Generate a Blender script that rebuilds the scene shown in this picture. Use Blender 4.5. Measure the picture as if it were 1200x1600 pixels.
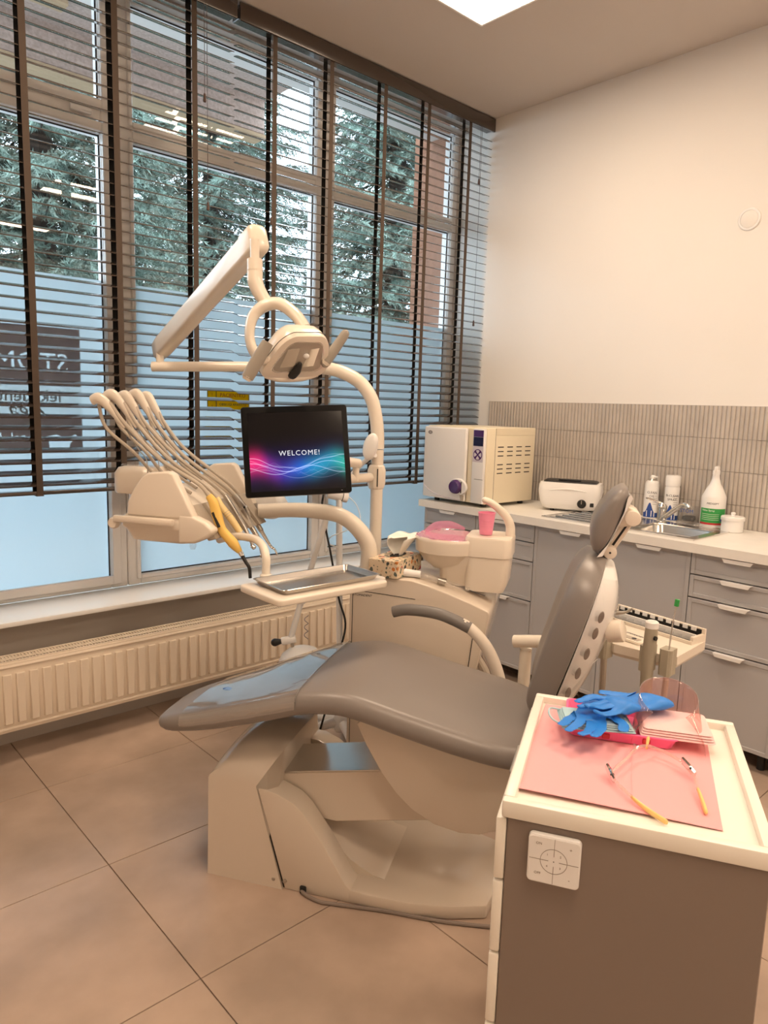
import bpy, bmesh, math, random
import numpy as np
from mathutils import Matrix, Vector

# ------------------------------------------------------------------ scene, camera, light
for o in list(bpy.data.objects):
    bpy.data.objects.remove(o, do_unlink=True)
scene = bpy.context.scene
COL = scene.collection
scene.view_settings.view_transform = 'Standard'
scene.view_settings.look = 'None'
scene.view_settings.gamma = 1.0
scene.view_settings.use_curve_mapping = False
scene.view_settings.exposure = 0.0

# metres; camera stands above the origin, x towards the tiled wall, y towards the windows
cam_data = bpy.data.cameras.new('camera')
cam = bpy.data.objects.new('camera', cam_data)
COL.objects.link(cam)
cam_data.sensor_fit = 'VERTICAL'
cam_data.sensor_height = 36.0
cam_data.lens = 36.0 * 1115.95 / 1600.0
cam_data.clip_start = 0.02
cam_data.clip_end = 200
RIGHT = Vector((0.738453, -0.673617, 0.030462))
DOWN = Vector((-0.076143, -0.128187, -0.988823))
FWD = Vector((0.669992, 0.727880, -0.145951))
cm = Matrix.Identity(4)
for i in range(3):
    cm[i][0] = RIGHT[i]; cm[i][1] = -DOWN[i]; cm[i][2] = -FWD[i]
cm[2][3] = 1.467
cam.matrix_world = cm
scene.camera = cam

SKY = (0.76, 0.91, 1.0)
SKY_STRENGTH = 7.0
LAMP_COLOR = (1.0, 0.77, 0.56)
LAMP_STRENGTH = 28.0
world = bpy.data.worlds.new('overcast_sky')
scene.world = world
world.use_nodes = True
bg = world.node_tree.nodes['Background']
bg.inputs[0].default_value = (*SKY, 1)
bg.inputs[1].default_value = SKY_STRENGTH

# ------------------------------------------------------------------ geometry helpers: each returns (verts, faces)
def join(*vfs):
    V = []; F = []
    for v, f in vfs:
        n = len(V); V += [tuple(p) for p in v]; F += [tuple(i + n for i in q) for q in f]
    return V, F

def xf(vf, m):
    return [tuple(m @ Vector(p)) for p in vf[0]], vf[1]

def mv(vf, d):
    return [(p[0] + d[0], p[1] + d[1], p[2] + d[2]) for p in vf[0]], vf[1]

def from_bm(bm):
    bm.verts.ensure_lookup_table()
    for i, v in enumerate(bm.verts): v.index = i
    r = [tuple(v.co) for v in bm.verts], [tuple(v.index for v in f.verts) for f in bm.faces]
    bm.free()
    return r

def box(lo, hi, bev=0.0, seg=2):
    bm = bmesh.new()
    bmesh.ops.create_cube(bm, size=1.0)
    for v in bm.verts:
        v.co = Vector([(lo[i] + hi[i]) / 2 + v.co[i] * (hi[i] - lo[i]) for i in range(3)])
    if bev > 0:
        bmesh.ops.bevel(bm, geom=bm.edges[:], offset=min(bev, 0.49 * min(abs(hi[i] - lo[i]) for i in range(3))),
                        segments=seg, profile=0.5, affect='EDGES')
    return from_bm(bm)

def bevel_vf(vf, off, seg=2, angle=0.5):
    bm = bmesh.new()
    vs = [bm.verts.new(p) for p in vf[0]]
    for f in vf[1]:
        try: bm.faces.new([vs[i] for i in f])
        except ValueError: pass
    bmesh.ops.recalc_face_normals(bm, faces=bm.faces[:])
    es = [e for e in bm.edges if len(e.link_faces) == 2 and e.calc_face_angle(0) > angle]
    bmesh.ops.bevel(bm, geom=es, offset=off, segments=seg, profile=0.5, affect='EDGES', clamp_overlap=True)
    return from_bm(bm)

def prism(poly, lo, hi, axis='v', bev=0.0, seg=2):
    """extrude a 2D outline: axis 'z' (x,y), 'v'/'y' (x,z), 'x' (y,z)"""
    def P(a, b, t):
        if axis == 'z': return (a, b, t)
        if axis == 'x': return (t, a, b)
        return (a, t, b)
    n = len(poly)
    V = [P(a, b, lo) for a, b in poly] + [P(a, b, hi) for a, b in poly]
    F = [tuple(range(n)), tuple(range(2 * n - 1, n - 1, -1))]
    F += [(i, n + i, n + (i + 1) % n, (i + 1) % n) for i in range(n)]
    vf = (V, F)
    return bevel_vf(vf, bev, seg) if bev > 0 else vf

def smooth_path(pts, k=6, closed=False):
    pts = [Vector(p) for p in pts]
    if len(pts) < 3 or k <= 1: return pts
    out = []
    n = len(pts)
    for i in range(n - 1):
        p0 = pts[max(i - 1, 0)]; p1 = pts[i]; p2 = pts[i + 1]; p3 = pts[min(i + 2, n - 1)]
        for j in range(k):
            t = j / k
            out.append(0.5 * ((2 * p1) + (-p0 + p2) * t + (2 * p0 - 5 * p1 + 4 * p2 - p3) * t * t + (-p0 + 3 * p1 - 3 * p2 + p3) * t ** 3))
    out.append(pts[-1])
    return out

def tube(pts, r, n=12, k=6, sx=1.0, up=None, cap_round=False):
    """tube along a smoothed path; r a number or one radius per control point; sx squashes the section"""
    P = smooth_path(pts, k)
    m = len(P)
    if isinstance(r, (int, float)): R = [r] * m
    else:
        kk = (m - 1) / (len(r) - 1)
        R = []
        for i in range(m):
            a = i / kk; j = min(int(a), len(r) - 2); R.append(r[j] + (r[j + 1] - r[j]) * (a - j))
    T = []
    for i in range(m):
        d = P[min(i + 1, m - 1)] - P[max(i - 1, 0)]
        T.append(d.normalized() if d.length > 1e-9 else Vector((0, 0, 1)))
    ref = Vector(up) if up else (Vector((0, 0, 1)) if abs(T[0].z) < 0.9 else Vector((1, 0, 0)))
    N = (ref - T[0] * ref.dot(T[0])).normalized()
    V = []; F = []
    rings = []
    for i in range(m):
        if i:
            N = (N - T[i] * N.dot(T[i]))
            N = N.normalized() if N.length > 1e-9 else T[i].orthogonal().normalized()
        B = T[i].cross(N)
        rings.append((P[i], N.copy(), B, R[i]))
    seq = rings
    if cap_round:
        a = rings[0]; b = rings[-1]
        pre = [(a[0] - T[0] * a[3] * math.sin(q) , a[1], a[2], a[3] * math.cos(q)) for q in (1.45, 1.05, 0.55)]
        post = [(b[0] + T[-1] * b[3] * math.sin(q), b[1], b[2], b[3] * math.cos(q)) for q in (0.55, 1.05, 1.45)]
        seq = pre + rings + post
    for (c, nn, bb, rr) in seq:
        for j in range(n):
            a = 2 * math.pi * j / n
            V.append(tuple(c + nn * math.cos(a) * rr + bb * math.sin(a) * rr * sx))
    for i in range(len(seq) - 1):
        for j in range(n):
            F.append((i * n + j, i * n + (j + 1) % n, (i + 1) * n + (j + 1) % n, (i + 1) * n + j))
    F.append(tuple(range(n - 1, -1, -1)))
    q = (len(seq) - 1) * n
    F.append(tuple(range(q, q + n)))
    return V, F

def lathe(prof, n=24, c=(0, 0, 0), axis=(0, 0, 1), sx=1.0, sy=1.0):
    """revolve (radius, height) pairs about an axis through c"""
    V = []; F = []
    for r, z in prof:
        for j in range(n):
            a = 2 * math.pi * j / n
            V.append((r * math.cos(a) * sx, r * math.sin(a) * sy, z))
    m = len(prof)
    for i in range(m - 1):
        for j in range(n):
            F.append((i * n + j, i * n + (j + 1) % n, (i + 1) * n + (j + 1) % n, (i + 1) * n + j))
    if prof[0][0] > 1e-6: F.append(tuple(range(n - 1, -1, -1)))
    if prof[-1][0] > 1e-6: F.append(tuple(range((m - 1) * n, m * n)))
    q = Vector((0, 0, 1)).rotation_difference(Vector(axis).normalized()).to_matrix().to_4x4()
    return xf((V, F), Matrix.Translation(c) @ q)

def cyl(a, b, r, n=20, bev=0.0, r2=None):
    a = Vector(a); b = Vector(b); h = (b - a).length
    r2 = r if r2 is None else r2
    if bev > 0:
        prof = [(max(r - bev, 1e-4), 0), (r - bev * 0.3, bev * 0.3), (r, bev), (r2, h - bev), (r2 - bev * 0.3, h - bev * 0.3), (max(r2 - bev, 1e-4), h)]
    else: prof = [(r, 0), (r2, h)]
    return lathe(prof, n, a, b - a)

def hoop(prof, n=32, c=(0, 0, 0), axis=(0, 0, 1)):
    # closed ring: the profile joins up with itself
    return loft_closed(lathe(prof + [prof[0]], n, c, axis), n)

def loft_closed(vf, n):
    return vf[0], [f for f in vf[1] if len(f) == 4]

def loft(rings, caps=True):
    n = len(rings[0]); V = [tuple(p) for r in rings for p in r]; F = []
    for i in range(len(rings) - 1):
        for j in range(n):
            F.append((i * n + j, i * n + (j + 1) % n, (i + 1) * n + (j + 1) % n, (i + 1) * n + j))
    if caps:
        F.append(tuple(range(n - 1, -1, -1)))
        F.append(tuple(range((len(rings) - 1) * n, len(rings) * n)))
    return V, F

def ellipsoid(c, r, n=20, m=12, rot=None):
    prof = [(max(math.sin(math.pi * i / m), 1e-4), -math.cos(math.pi * i / m)) for i in range(m + 1)]
    vf = lathe(prof, n)
    mt = Matrix.Translation(c) @ (rot.to_4x4() if rot else Matrix.Identity(4)) @ Matrix.Diagonal((r[0], r[1], r[2], 1))
    return xf(vf, mt)

def rrect(w, h, r, k=4, cx=0, cy=0):
    out = []
    r = min(r, w / 2 - 1e-5, h / 2 - 1e-5)
    for sx, sy, a0 in ((1, 1, 0), (-1, 1, 90), (-1, -1, 180), (1, -1, 270)):
        for i in range(k + 1):
            a = math.radians(a0 + 90 * i / k)
            out.append((cx + sx * (w / 2 - r) + r * math.cos(a), cy + sy * (h / 2 - r) + r * math.sin(a)))
    return out

def frame4(origin, x, y):
    """matrix whose local x, y axes are given; z completes the set"""
    x = Vector(x).normalized(); y = Vector(y); y = (y - x * y.dot(x)).normalized(); z = x.cross(y)
    m = Matrix.Identity(4)
    for i in range(3):
        m[i][0] = x[i]; m[i][1] = y[i]; m[i][2] = z[i]; m[i][3] = origin[i]
    return m

# ------------------------------------------------------------------ object helpers
OFF = {}
def tag(o, label=None, cat=None, group=None, kind=None):
    if label: o['label'] = label
    if cat: o['category'] = cat
    if group: o['group'] = group
    if kind: o['kind'] = kind
    return o

CHAIR_ANGLE = math.radians(-58.0)
def thing(name, label, cat, at=(0, 0, 0), frame='world', group=None, kind=None, rot=None):
    """an Empty at the thing's base; in the 'chair' frame parts are given along the chair (u), across it (v) and up"""
    o = bpy.data.objects.new(name, None); COL.objects.link(o)
    o.empty_display_size = 0.05
    ang = CHAIR_ANGLE if frame == 'chair' else 0.0
    c, s = math.cos(ang), math.sin(ang)
    o.location = (at[0] * c - at[1] * s, at[0] * s + at[1] * c, at[2])
    o.rotation_euler = (0, 0, ang if rot is None else rot)
    OFF[o.name] = tuple(at) if rot is None else (0, 0, 0)
    return tag(o, label, cat, group, kind)

def mk(name, vf, mat, parent=None, smooth=True, angle=35, kind=None, label=None, off=None):
    d = OFF.get(parent.name, (0, 0, 0)) if parent else (off or (0, 0, 0))
    me = bpy.data.meshes.new(name)
    V = [(p[0] - d[0], p[1] - d[1], p[2] - d[2]) for p in vf[0]]
    me.from_pydata(V, [], vf[1])
    bm = bmesh.new(); bm.from_mesh(me)
    bmesh.ops.recalc_face_normals(bm, faces=bm.faces[:]); bm.to_mesh(me); bm.free()
    if smooth:
        me.polygons.foreach_set('use_smooth', [True] * len(me.polygons))
        me.set_sharp_from_angle(angle=math.radians(angle))
    me.materials.append(mat)
    o = bpy.data.objects.new(name, me); COL.objects.link(o)
    if parent: o.parent = parent
    elif off: o.location = off
    OFF[o.name] = d
    if kind: o['kind'] = kind
    if label: o['label'] = label
    return o

def one(name, vf, mat, label, cat, base, group=None, **k):
    o = mk(name, vf, mat, None, off=base, **k)
    return tag(o, label, cat, group)

def struct(name, vf, mat, label, cat='wall', parent=None, **k):
    o = mk(name, vf, mat, parent, **k)
    if parent is None: tag(o, label, cat, None, 'structure')
    return o

def cp(o, loc, parent=None):
    c = o.copy(); COL.objects.link(c); c.location = loc
    if parent: c.parent = parent
    OFF[c.name] = OFF.get(o.name, (0, 0, 0))
    return c

def copy_tree(o, loc=None, parent=None):
    c = o.copy(); COL.objects.link(c)
    if loc is not None: c.location = loc
    if parent: c.parent = parent
    OFF[c.name] = OFF.get(o.name, (0, 0, 0))
    for ch in list(o.children): copy_tree(ch, None, c)
    return c

def text_vf(s, size, depth=0.0006, mirror=False, align='CENTER', shear=0.0, space=1.0):
    cu = bpy.data.curves.new('lettering', 'FONT')
    cu.body = s; cu.size = size; cu.align_x = align; cu.align_y = 'CENTER'; cu.extrude = depth / 2
    cu.resolution_u = 2; cu.shear = shear; cu.space_character = space
    o = bpy.data.objects.new('lettering', cu); COL.objects.link(o)
    dg = bpy.context.evaluated_depsgraph_get(); dg.update()
    me = bpy.data.meshes.new_from_object(o.evaluated_get(dg))
    V = [tuple(v.co) for v in me.vertices]; F = [tuple(p.vertices) for p in me.polygons]
    bpy.data.objects.remove(o, do_unlink=True); bpy.data.meshes.remove(me); bpy.data.curves.remove(cu)
    if mirror: V = [(-x, y, z) for x, y, z in V]; F = [f[::-1] for f in F]
    return V, F

# ------------------------------------------------------------------ materials
def sock(b, *names):
    for n in names:
        if n in b.inputs: return b.inputs[n]

def mat(name, col, rough=0.5, metal=0.0, spec=0.5, coat=0.0, noise=None, bump=None, trans=0.0, emit=None, sheen=0.0, ior=None, sss=0.0):
    """noise = (scale, amount, detail) varies the colour; bump = (scale, strength)"""
    m = bpy.data.materials.new(name); m.use_nodes = True
    nt = m.node_tree; b = nt.nodes['Principled BSDF']
    b.inputs['Base Color'].default_value = (*col, 1)
    b.inputs['Roughness'].default_value = rough
    b.inputs['Metallic'].default_value = metal
    sock(b, 'Specular IOR Level', 'Specular').default_value = spec
    if coat: sock(b, 'Coat Weight', 'Clearcoat').default_value = coat; sock(b, 'Coat Roughness', 'Clearcoat Roughness').default_value = 0.08
    if trans: sock(b, 'Transmission Weight', 'Transmission').default_value = trans
    if ior: b.inputs['IOR'].default_value = ior
    if emit:
        sock(b, 'Emission Color', 'Emission').default_value = (*emit[0], 1); b.inputs['Emission Strength'].default_value = emit[1]
    if noise or bump:
        geo = nt.nodes.new('ShaderNodeNewGeometry')
    if noise:
        tx = nt.nodes.new('ShaderNodeTexNoise'); tx.inputs['Scale'].default_value = noise[0]
        tx.inputs['Detail'].default_value = noise[2] if len(noise) > 2 else 4
        nt.links.new(geo.outputs['Position'], tx.inputs['Vector'])
        rp = nt.nodes.new('ShaderNodeValToRGB')
        a = noise[1]
        rp.color_ramp.elements[0].position = 0.3; rp.color_ramp.elements[1].position = 0.7
        rp.color_ramp.elements[0].color = (*[c * (1 - a) for c in col], 1)
        rp.color_ramp.elements[1].color = (*[min(1, c * (1 + a)) for c in col], 1)
        nt.links.new(tx.outputs['Fac'], rp.inputs['Fac']); nt.links.new(rp.outputs['Color'], b.inputs['Base Color'])
    if bump:
        t2 = nt.nodes.new('ShaderNodeTexNoise'); t2.inputs['Scale'].default_value = bump[0]; t2.inputs['Detail'].default_value = 3
        nt.links.new(geo.outputs['Position'], t2.inputs['Vector'])
        bp = nt.nodes.new('ShaderNodeBump'); bp.inputs['Strength'].default_value = bump[1]; bp.inputs['Distance'].default_value = 0.002
        nt.links.new(t2.outputs['Fac'], bp.inputs['Height']); nt.links.new(bp.outputs['Normal'], b.inputs['Normal'])
    return m

def schlick(nt, f0):
    # reflectance of a thin sheet, the same from either side
    lw = nt.nodes.new('ShaderNodeLayerWeight'); lw.inputs[0].default_value = 0.5
    pw = nt.nodes.new('ShaderNodeMath'); pw.operation = 'POWER'; pw.inputs[1].default_value = 4.5
    ma = nt.nodes.new('ShaderNodeMath'); ma.operation = 'MULTIPLY_ADD'; ma.inputs[1].default_value = 1 - f0; ma.inputs[2].default_value = f0
    nt.links.new(lw.outputs['Facing'], pw.inputs[0]); nt.links.new(pw.outputs[0], ma.inputs[0])
    return ma.outputs[0]

def thin_glass(name, tint=(1, 1, 1), gloss=1.0, rough=0.0, base_mix=0.0, base=(1, 1, 1)):
    m = bpy.data.materials.new(name); m.use_nodes = True
    nt = m.node_tree; nt.nodes.clear()
    out = nt.nodes.new('ShaderNodeOutputMaterial')
    tr = nt.nodes.new('ShaderNodeBsdfTransparent'); tr.inputs[0].default_value = (*tint, 1)
    gl = nt.nodes.new('ShaderNodeBsdfGlossy'); gl.inputs['Roughness'].default_value = rough
    gl.inputs[0].default_value = (1, 1, 1, 1)
    mx = nt.nodes.new('ShaderNodeMixShader')
    nt.links.new(schlick(nt, 0.04 * gloss), mx.inputs[0])
    src = tr.outputs[0]
    if base_mix:
        di = nt.nodes.new('ShaderNodeBsdfDiffuse'); di.inputs[0].default_value = (*base, 1)
        tl = nt.nodes.new('ShaderNodeBsdfTranslucent'); tl.inputs[0].default_value = (*base, 1)
        m1 = nt.nodes.new('ShaderNodeMixShader'); m1.inputs[0].default_value = 0.5
        nt.links.new(di.outputs[0], m1.inputs[1]); nt.links.new(tl.outputs[0], m1.inputs[2])
        m2 = nt.nodes.new('ShaderNodeMixShader'); m2.inputs[0].default_value = base_mix
        nt.links.new(tr.outputs[0], m2.inputs[1]); nt.links.new(m1.outputs[0], m2.inputs[2])
        src = m2.outputs[0]
    nt.links.new(src, mx.inputs[1]); nt.links.new(gl.outputs[0], mx.inputs[2])
    nt.links.new(mx.outputs[0], out.inputs[0])
    return m

def frosted(name, col, see=0.1):
    m = bpy.data.materials.new(name); m.use_nodes = True
    nt = m.node_tree; nt.nodes.clear()
    out = nt.nodes.new('ShaderNodeOutputMaterial')
    tl = nt.nodes.new('ShaderNodeBsdfTranslucent'); tl.inputs[0].default_value = (*col, 1)
    di = nt.nodes.new('ShaderNodeBsdfDiffuse'); di.inputs[0].default_value = (*col, 1)
    tr = nt.nodes.new('ShaderNodeBsdfTransparent')
    gl = nt.nodes.new('ShaderNodeBsdfGlossy'); gl.inputs['Roughness'].default_value = 0.12
    m1 = nt.nodes.new('ShaderNodeMixShader'); m1.inputs[0].default_value = 0.22
    m2 = nt.nodes.new('ShaderNodeMixShader'); m2.inputs[0].default_value = see
    m3 = nt.nodes.new('ShaderNodeMixShader')
    L = nt.links.new
    L(tl.outputs[0], m1.inputs[1]); L(di.outputs[0], m1.inputs[2])
    L(m1.outputs[0], m2.inputs[1]); L(tr.outputs[0], m2.inputs[2])
    L(schlick(nt, 0.03), m3.inputs[0]); L(m2.outputs[0], m3.inputs[1]); L(gl.outputs[0], m3.inputs[2])
    L(m3.outputs[0], out.inputs[0])
    return m

M = {
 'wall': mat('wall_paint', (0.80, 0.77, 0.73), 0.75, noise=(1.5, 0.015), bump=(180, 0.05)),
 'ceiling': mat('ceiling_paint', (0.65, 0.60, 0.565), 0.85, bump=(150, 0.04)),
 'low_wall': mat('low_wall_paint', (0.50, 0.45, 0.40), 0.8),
 'grout': mat('grout', (0.26, 0.21, 0.17), 0.9),
 'ftile': mat('porcelain_floor_tile', (0.45, 0.34, 0.27), 0.26, noise=(2.6, 0.22, 9), bump=(60, 0.03)),
 'tile': mat('greige_finger_tile', (0.50, 0.455, 0.41), 0.3, noise=(9, 0.08)),
 'tgrout': mat('tile_grout', (0.36, 0.33, 0.30), 0.9),
 'pvc': mat('white_window_profile', (0.80, 0.78, 0.76), 0.35),
 'pvcgrey': mat('grey_window_profile', (0.46, 0.40, 0.37), 0.4),
 'gasket': mat('window_gasket', (0.03, 0.03, 0.035), 0.6),
 'sill': mat('white_sill', (0.85, 0.85, 0.84), 0.18),
 'glass': thin_glass('window_glass', (0.96, 0.98, 1.0), 1.0),
 'film': frosted('frosted_film', (0.64, 0.70, 0.725), 0.10),
 'blind': mat('brown_slat', (0.050, 0.036, 0.029), 0.2, spec=0.6, coat=0.6),
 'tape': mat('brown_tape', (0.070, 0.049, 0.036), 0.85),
 'tapeshade': mat('shaded_back_tape', (0.012, 0.011, 0.011), 0.9),  # same brown tape, with the shade of the slats put into its colour
 'cord': mat('brown_cord', (0.08, 0.05, 0.04), 0.7),
 'rad': mat('cream_radiator_enamel', (0.78, 0.68, 0.555), 0.32),
 'cab': mat('grey_cabinet_lacquer', (0.44, 0.44, 0.455), 0.4),
 'carcass': mat('cabinet_carcass', (0.40, 0.39, 0.39), 0.5),
 'worktop': mat('white_worktop', (0.82, 0.80, 0.76), 0.35, noise=(14, 0.03)),
 'white': mat('white_plastic', (0.84, 0.83, 0.82), 0.3),
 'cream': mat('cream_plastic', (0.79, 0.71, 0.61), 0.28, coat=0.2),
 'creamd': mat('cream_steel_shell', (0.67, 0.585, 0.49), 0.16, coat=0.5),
 'autocream': mat('beige_sheet_steel', (0.80, 0.72, 0.55), 0.4),
 'leather': mat('grey_upholstery', (0.225, 0.198, 0.183), 0.34, bump=(500, 0.06)),
 'leather2': mat('grey_grip', (0.19, 0.175, 0.165), 0.4),
 'wrap': thin_glass('clear_plastic_wrap', (1, 1, 1), 3.0, 0.05),
 'clearframe': thin_glass('clear_acetate_frame', (1, .95, .93), 2.0, 0.03, 0.30, (.95, .78, .74)),
 'clear': thin_glass('clear_plastic', (0.97, 0.97, 0.97), 1.2, 0.02, 0.06),
 'steel': mat('brushed_steel', (0.62, 0.60, 0.57), 0.22, 1.0),
 'chrome': mat('chrome', (0.78, 0.77, 0.75), 0.07, 1.0),
 'silver': mat('satin_silver', (0.52, 0.49, 0.45), 0.3, 1.0),
 'dark': mat('black_plastic', (0.012, 0.012, 0.013), 0.4),
 'blackgloss': mat('black_gloss', (0.003, 0.003, 0.0035), 0.3, spec=0.2),
 'void': mat('dark_opening', (0.02, 0.018, 0.016), 0.9),
 'hose': mat('grey_hose', (0.44, 0.38, 0.31), 0.45),
 'lampgrip': mat('grey_lamp_grip', (0.33, 0.295, 0.25), 0.5),
 'holder': mat('khaki_holder', (0.40, 0.36, 0.28), 0.45),
 'pole': mat('cream_pole_lacquer', (0.80, 0.73, 0.63), 0.25, coat=0.2),
 'yellow': mat('yellow_plastic', (0.85, 0.56, 0.14), 0.4),
 'paleyellow': mat('pale_yellow_plastic', (0.80, 0.62, 0.30), 0.4),
 'purple': mat('purple_plastic', (0.07, 0.02, 0.13), 0.25),
 'lilac': mat('lilac_panel', (0.62, 0.57, 0.64), 0.4),
 'screenblue': mat('dark_display', (0.012, 0.012, 0.05), 0.12),
 'pink': mat('pink_plastic', (0.90, 0.30, 0.46), 0.4),
 'hotpink': mat('hot_pink_plastic', (0.90, 0.16, 0.35), 0.35),
 'pinkwrap': thin_glass('pink_film', (1.0, 0.84, 0.90), 0.8, 0.15, 0.42, (0.95, 0.56, 0.74)),
 'pinkpaper': mat('pink_bib_paper', (0.86, 0.40, 0.42), 0.85, bump=(300, 0.08)),
 'palepink': mat('pale_pink_towel', (0.88, 0.60, 0.60), 0.9, bump=(220, 0.3)),
 'pinkclear': thin_glass('pink_clear_plastic', (1.0, 0.86, 0.84), 1.0, 0.03, 0.07, (0.95, 0.6, 0.6)),
 'nitrile': mat('blue_nitrile', (0.022, 0.22, 0.72), 0.42, bump=(120, 0.25)),
 'mask': mat('pale_blue_nonwoven', (0.42, 0.60, 0.66), 0.9),
 'amber': mat('amber_tip', (0.90, 0.62, 0.22), 0.35),
 'tissue': mat('tissue_paper', (0.92, 0.89, 0.84), 0.95),
 'green': mat('green_print', (0.03, 0.33, 0.07), 0.5),
 'red': mat('red_print', (0.55, 0.03, 0.04), 0.5),
 'blue': mat('blue_print', (0.02, 0.07, 0.30), 0.4),
 'ink': mat('dark_ink', (0.03, 0.03, 0.04), 0.6),
 'greyink': mat('grey_ink', (0.25, 0.23, 0.24), 0.6),
 'signyellow': mat('yellow_sticker', (0.80, 0.55, 0.03), 0.5),
 'signred': mat('red_lettering', (0.40, 0.06, 0.02), 0.5),
 'signbrown': mat('brown_sticker', (0.20, 0.13, 0.12), 0.6),
 'signwhite': mat('white_sticker', (0.60, 0.60, 0.60), 0.6),
 'cart': mat('cart_side_panel', (0.23, 0.180, 0.150), 0.55),
 'carttop': mat('cart_white_lacquer', (0.86, 0.82, 0.74), 0.3),
 'canopy': mat('canopy_stucco', (0.40, 0.30, 0.255), 0.9, noise=(60, 0.2), bump=(90, 0.6)),
 'beam': mat('canopy_edge', (0.40, 0.28, 0.17), 0.8),
 'brickwall': mat('brown_render', (0.31, 0.150, 0.092), 0.9, noise=(20, 0.12), bump=(60, 0.4)),
 'ground': mat('pale_paving', (0.52, 0.53, 0.54), 0.9, noise=(0.6, 0.15)),
 'bark': mat('spruce_bark', (0.07, 0.05, 0.04), 0.95),
 'rubber': mat('grey_rubber', (0.25, 0.20, 0.17), 0.6),
}
def vinyl(name, col):
    # translucent printed foil: lit from outside, seen from inside
    m = bpy.data.materials.new(name); m.use_nodes = True
    nt = m.node_tree; nt.nodes.clear()
    out = nt.nodes.new('ShaderNodeOutputMaterial'); tl = nt.nodes.new('ShaderNodeBsdfTranslucent'); di = nt.nodes.new('ShaderNodeBsdfDiffuse')
    mx = nt.nodes.new('ShaderNodeMixShader'); mx.inputs[0].default_value = .12
    tl.inputs[0].default_value = (*col, 1); di.inputs[0].default_value = (*col, 1)
    nt.links.new(tl.outputs[0], mx.inputs[1]); nt.links.new(di.outputs[0], mx.inputs[2]); nt.links.new(mx.outputs[0], out.inputs[0])
    return m
M['signyellow'] = vinyl('yellow_sticker_foil', (.85, .56, .03))
M['signbrown'] = vinyl('brown_sticker_foil', (.40, .30, .29))
M['signwhite'] = vinyl('white_sticker_foil', (.97, .97, .96))
def emission(name, col, s):
    m = bpy.data.materials.new(name); m.use_nodes = True
    nt = m.node_tree; nt.nodes.clear()
    out = nt.nodes.new('ShaderNodeOutputMaterial'); e = nt.nodes.new('ShaderNodeEmission')
    e.inputs[0].default_value = (*col, 1); e.inputs[1].default_value = s
    nt.links.new(e.outputs[0], out.inputs[0]); return m
M['lamp'] = emission('led_panel_diffuser', LAMP_COLOR, LAMP_STRENGTH)
# ------------------------------------------------------------------ the room
WX, WY, HC = 3.65, 3.165, 3.245          # tiled wall, window wall, ceiling height
XL, YB = -1.9, -2.7

floor = struct('floor', box((XL - .15, YB - .15, -0.2), (WX + .15, WY + .28, -0.006)), M['grout'], 'matt beige-grey porcelain tile floor of the treatment room', 'floor', smooth=False)
tile_cache = {}
gx = [XL] + [0.79 + 0.6 * k for k in range(-4, 5) if XL < 0.79 + 0.6 * k < WX] + [WX]
gy = [YB] + [1.499 + 0.6 * k for k in range(-6, 3) if YB < 1.499 + 0.6 * k < WY] + [WY]
for i in range(len(gx) - 1):
    for j in range(len(gy) - 1):
        w, d = gx[i + 1] - gx[i] - .003, gy[j + 1] - gy[j] - .003
        if w < .02 or d < .02: continue
        key = (round(w, 3), round(d, 3))
        c = ((gx[i] + gx[i + 1]) / 2, (gy[j] + gy[j + 1]) / 2, 0)
        if key not in tile_cache:
            t = mk('floor_tile', box((-w / 2, -d / 2, -.006), (w / 2, d / 2, 0), .0008, 1), M['ftile'], floor, smooth=False)
            t.location = c; tile_cache[key] = t
        else:
            cp(tile_cache[key], c, floor)

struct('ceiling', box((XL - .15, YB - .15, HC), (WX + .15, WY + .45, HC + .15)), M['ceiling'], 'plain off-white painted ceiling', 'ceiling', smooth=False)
wall_right = struct('wall_right', box((WX, YB, 0), (WX + .15, WY + .28, HC)), M['wall'], 'white painted wall above the grey finger tiles and worktop', smooth=False)
struct('wall_left', box((XL - .15, YB, 0), (XL, WY, HC)), M['wall'], 'white painted wall on the left, out of view', smooth=False)
struct('wall_back', box((XL, YB - .15, 0), (WX, YB, HC)), M['wall'], 'white painted wall behind the viewpoint', smooth=False)
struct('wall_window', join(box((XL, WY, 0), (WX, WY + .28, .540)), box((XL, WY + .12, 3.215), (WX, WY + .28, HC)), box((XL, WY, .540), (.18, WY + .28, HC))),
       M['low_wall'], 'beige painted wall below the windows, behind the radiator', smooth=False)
struct('baseboard_right', box((WX - .012, YB, 0), (WX, WY, .07), .003, 1), M['pvc'], 'low white skirting at the foot of the tiled wall', 'baseboard', smooth=False)

# finger tiles on the right wall
TP, TH = 0.0221, 0.161
tz0, ty0 = 1.522, 2.991
struct_bed = mk('tile_bed', box((WX - .004, .2, .90), (WX, ty0, tz0)), M['tgrout'], wall_right, smooth=False)
def finger(h):
    n = 5
    prof = []
    for i in range(n):
        a = math.pi * i / (n - 1)
        prof.append((-.0098 * math.cos(a), -.004 - .0055 * math.sin(a) ** .6))
    V = []; F = []
    for z in (0, h):
        for a, b in prof: V.append((b, a, z))
    for i in range(n - 1): F.append((i, i + 1, n + i + 1, n + i))
    V += [(-.002, -.0098, 0), (-.002, .0098, 0), (-.002, -.0098, h), (-.002, .0098, h)]
    b = 2 * n
    F += [(b, 0, n, b + 2), (n - 1, b + 1, b + 3, 2 * n - 1), tuple(range(n - 1, -1, -1)) + (b, b + 1), tuple(range(n, 2 * n)) + (b + 3, b + 2)]
    return V, F
full = finger(TH - .003)
half = finger(tz0 - 3 * TH - .0015 - .926)
rest = []
first = {}
ncol = int((ty0 - .25) / TP)
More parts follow.
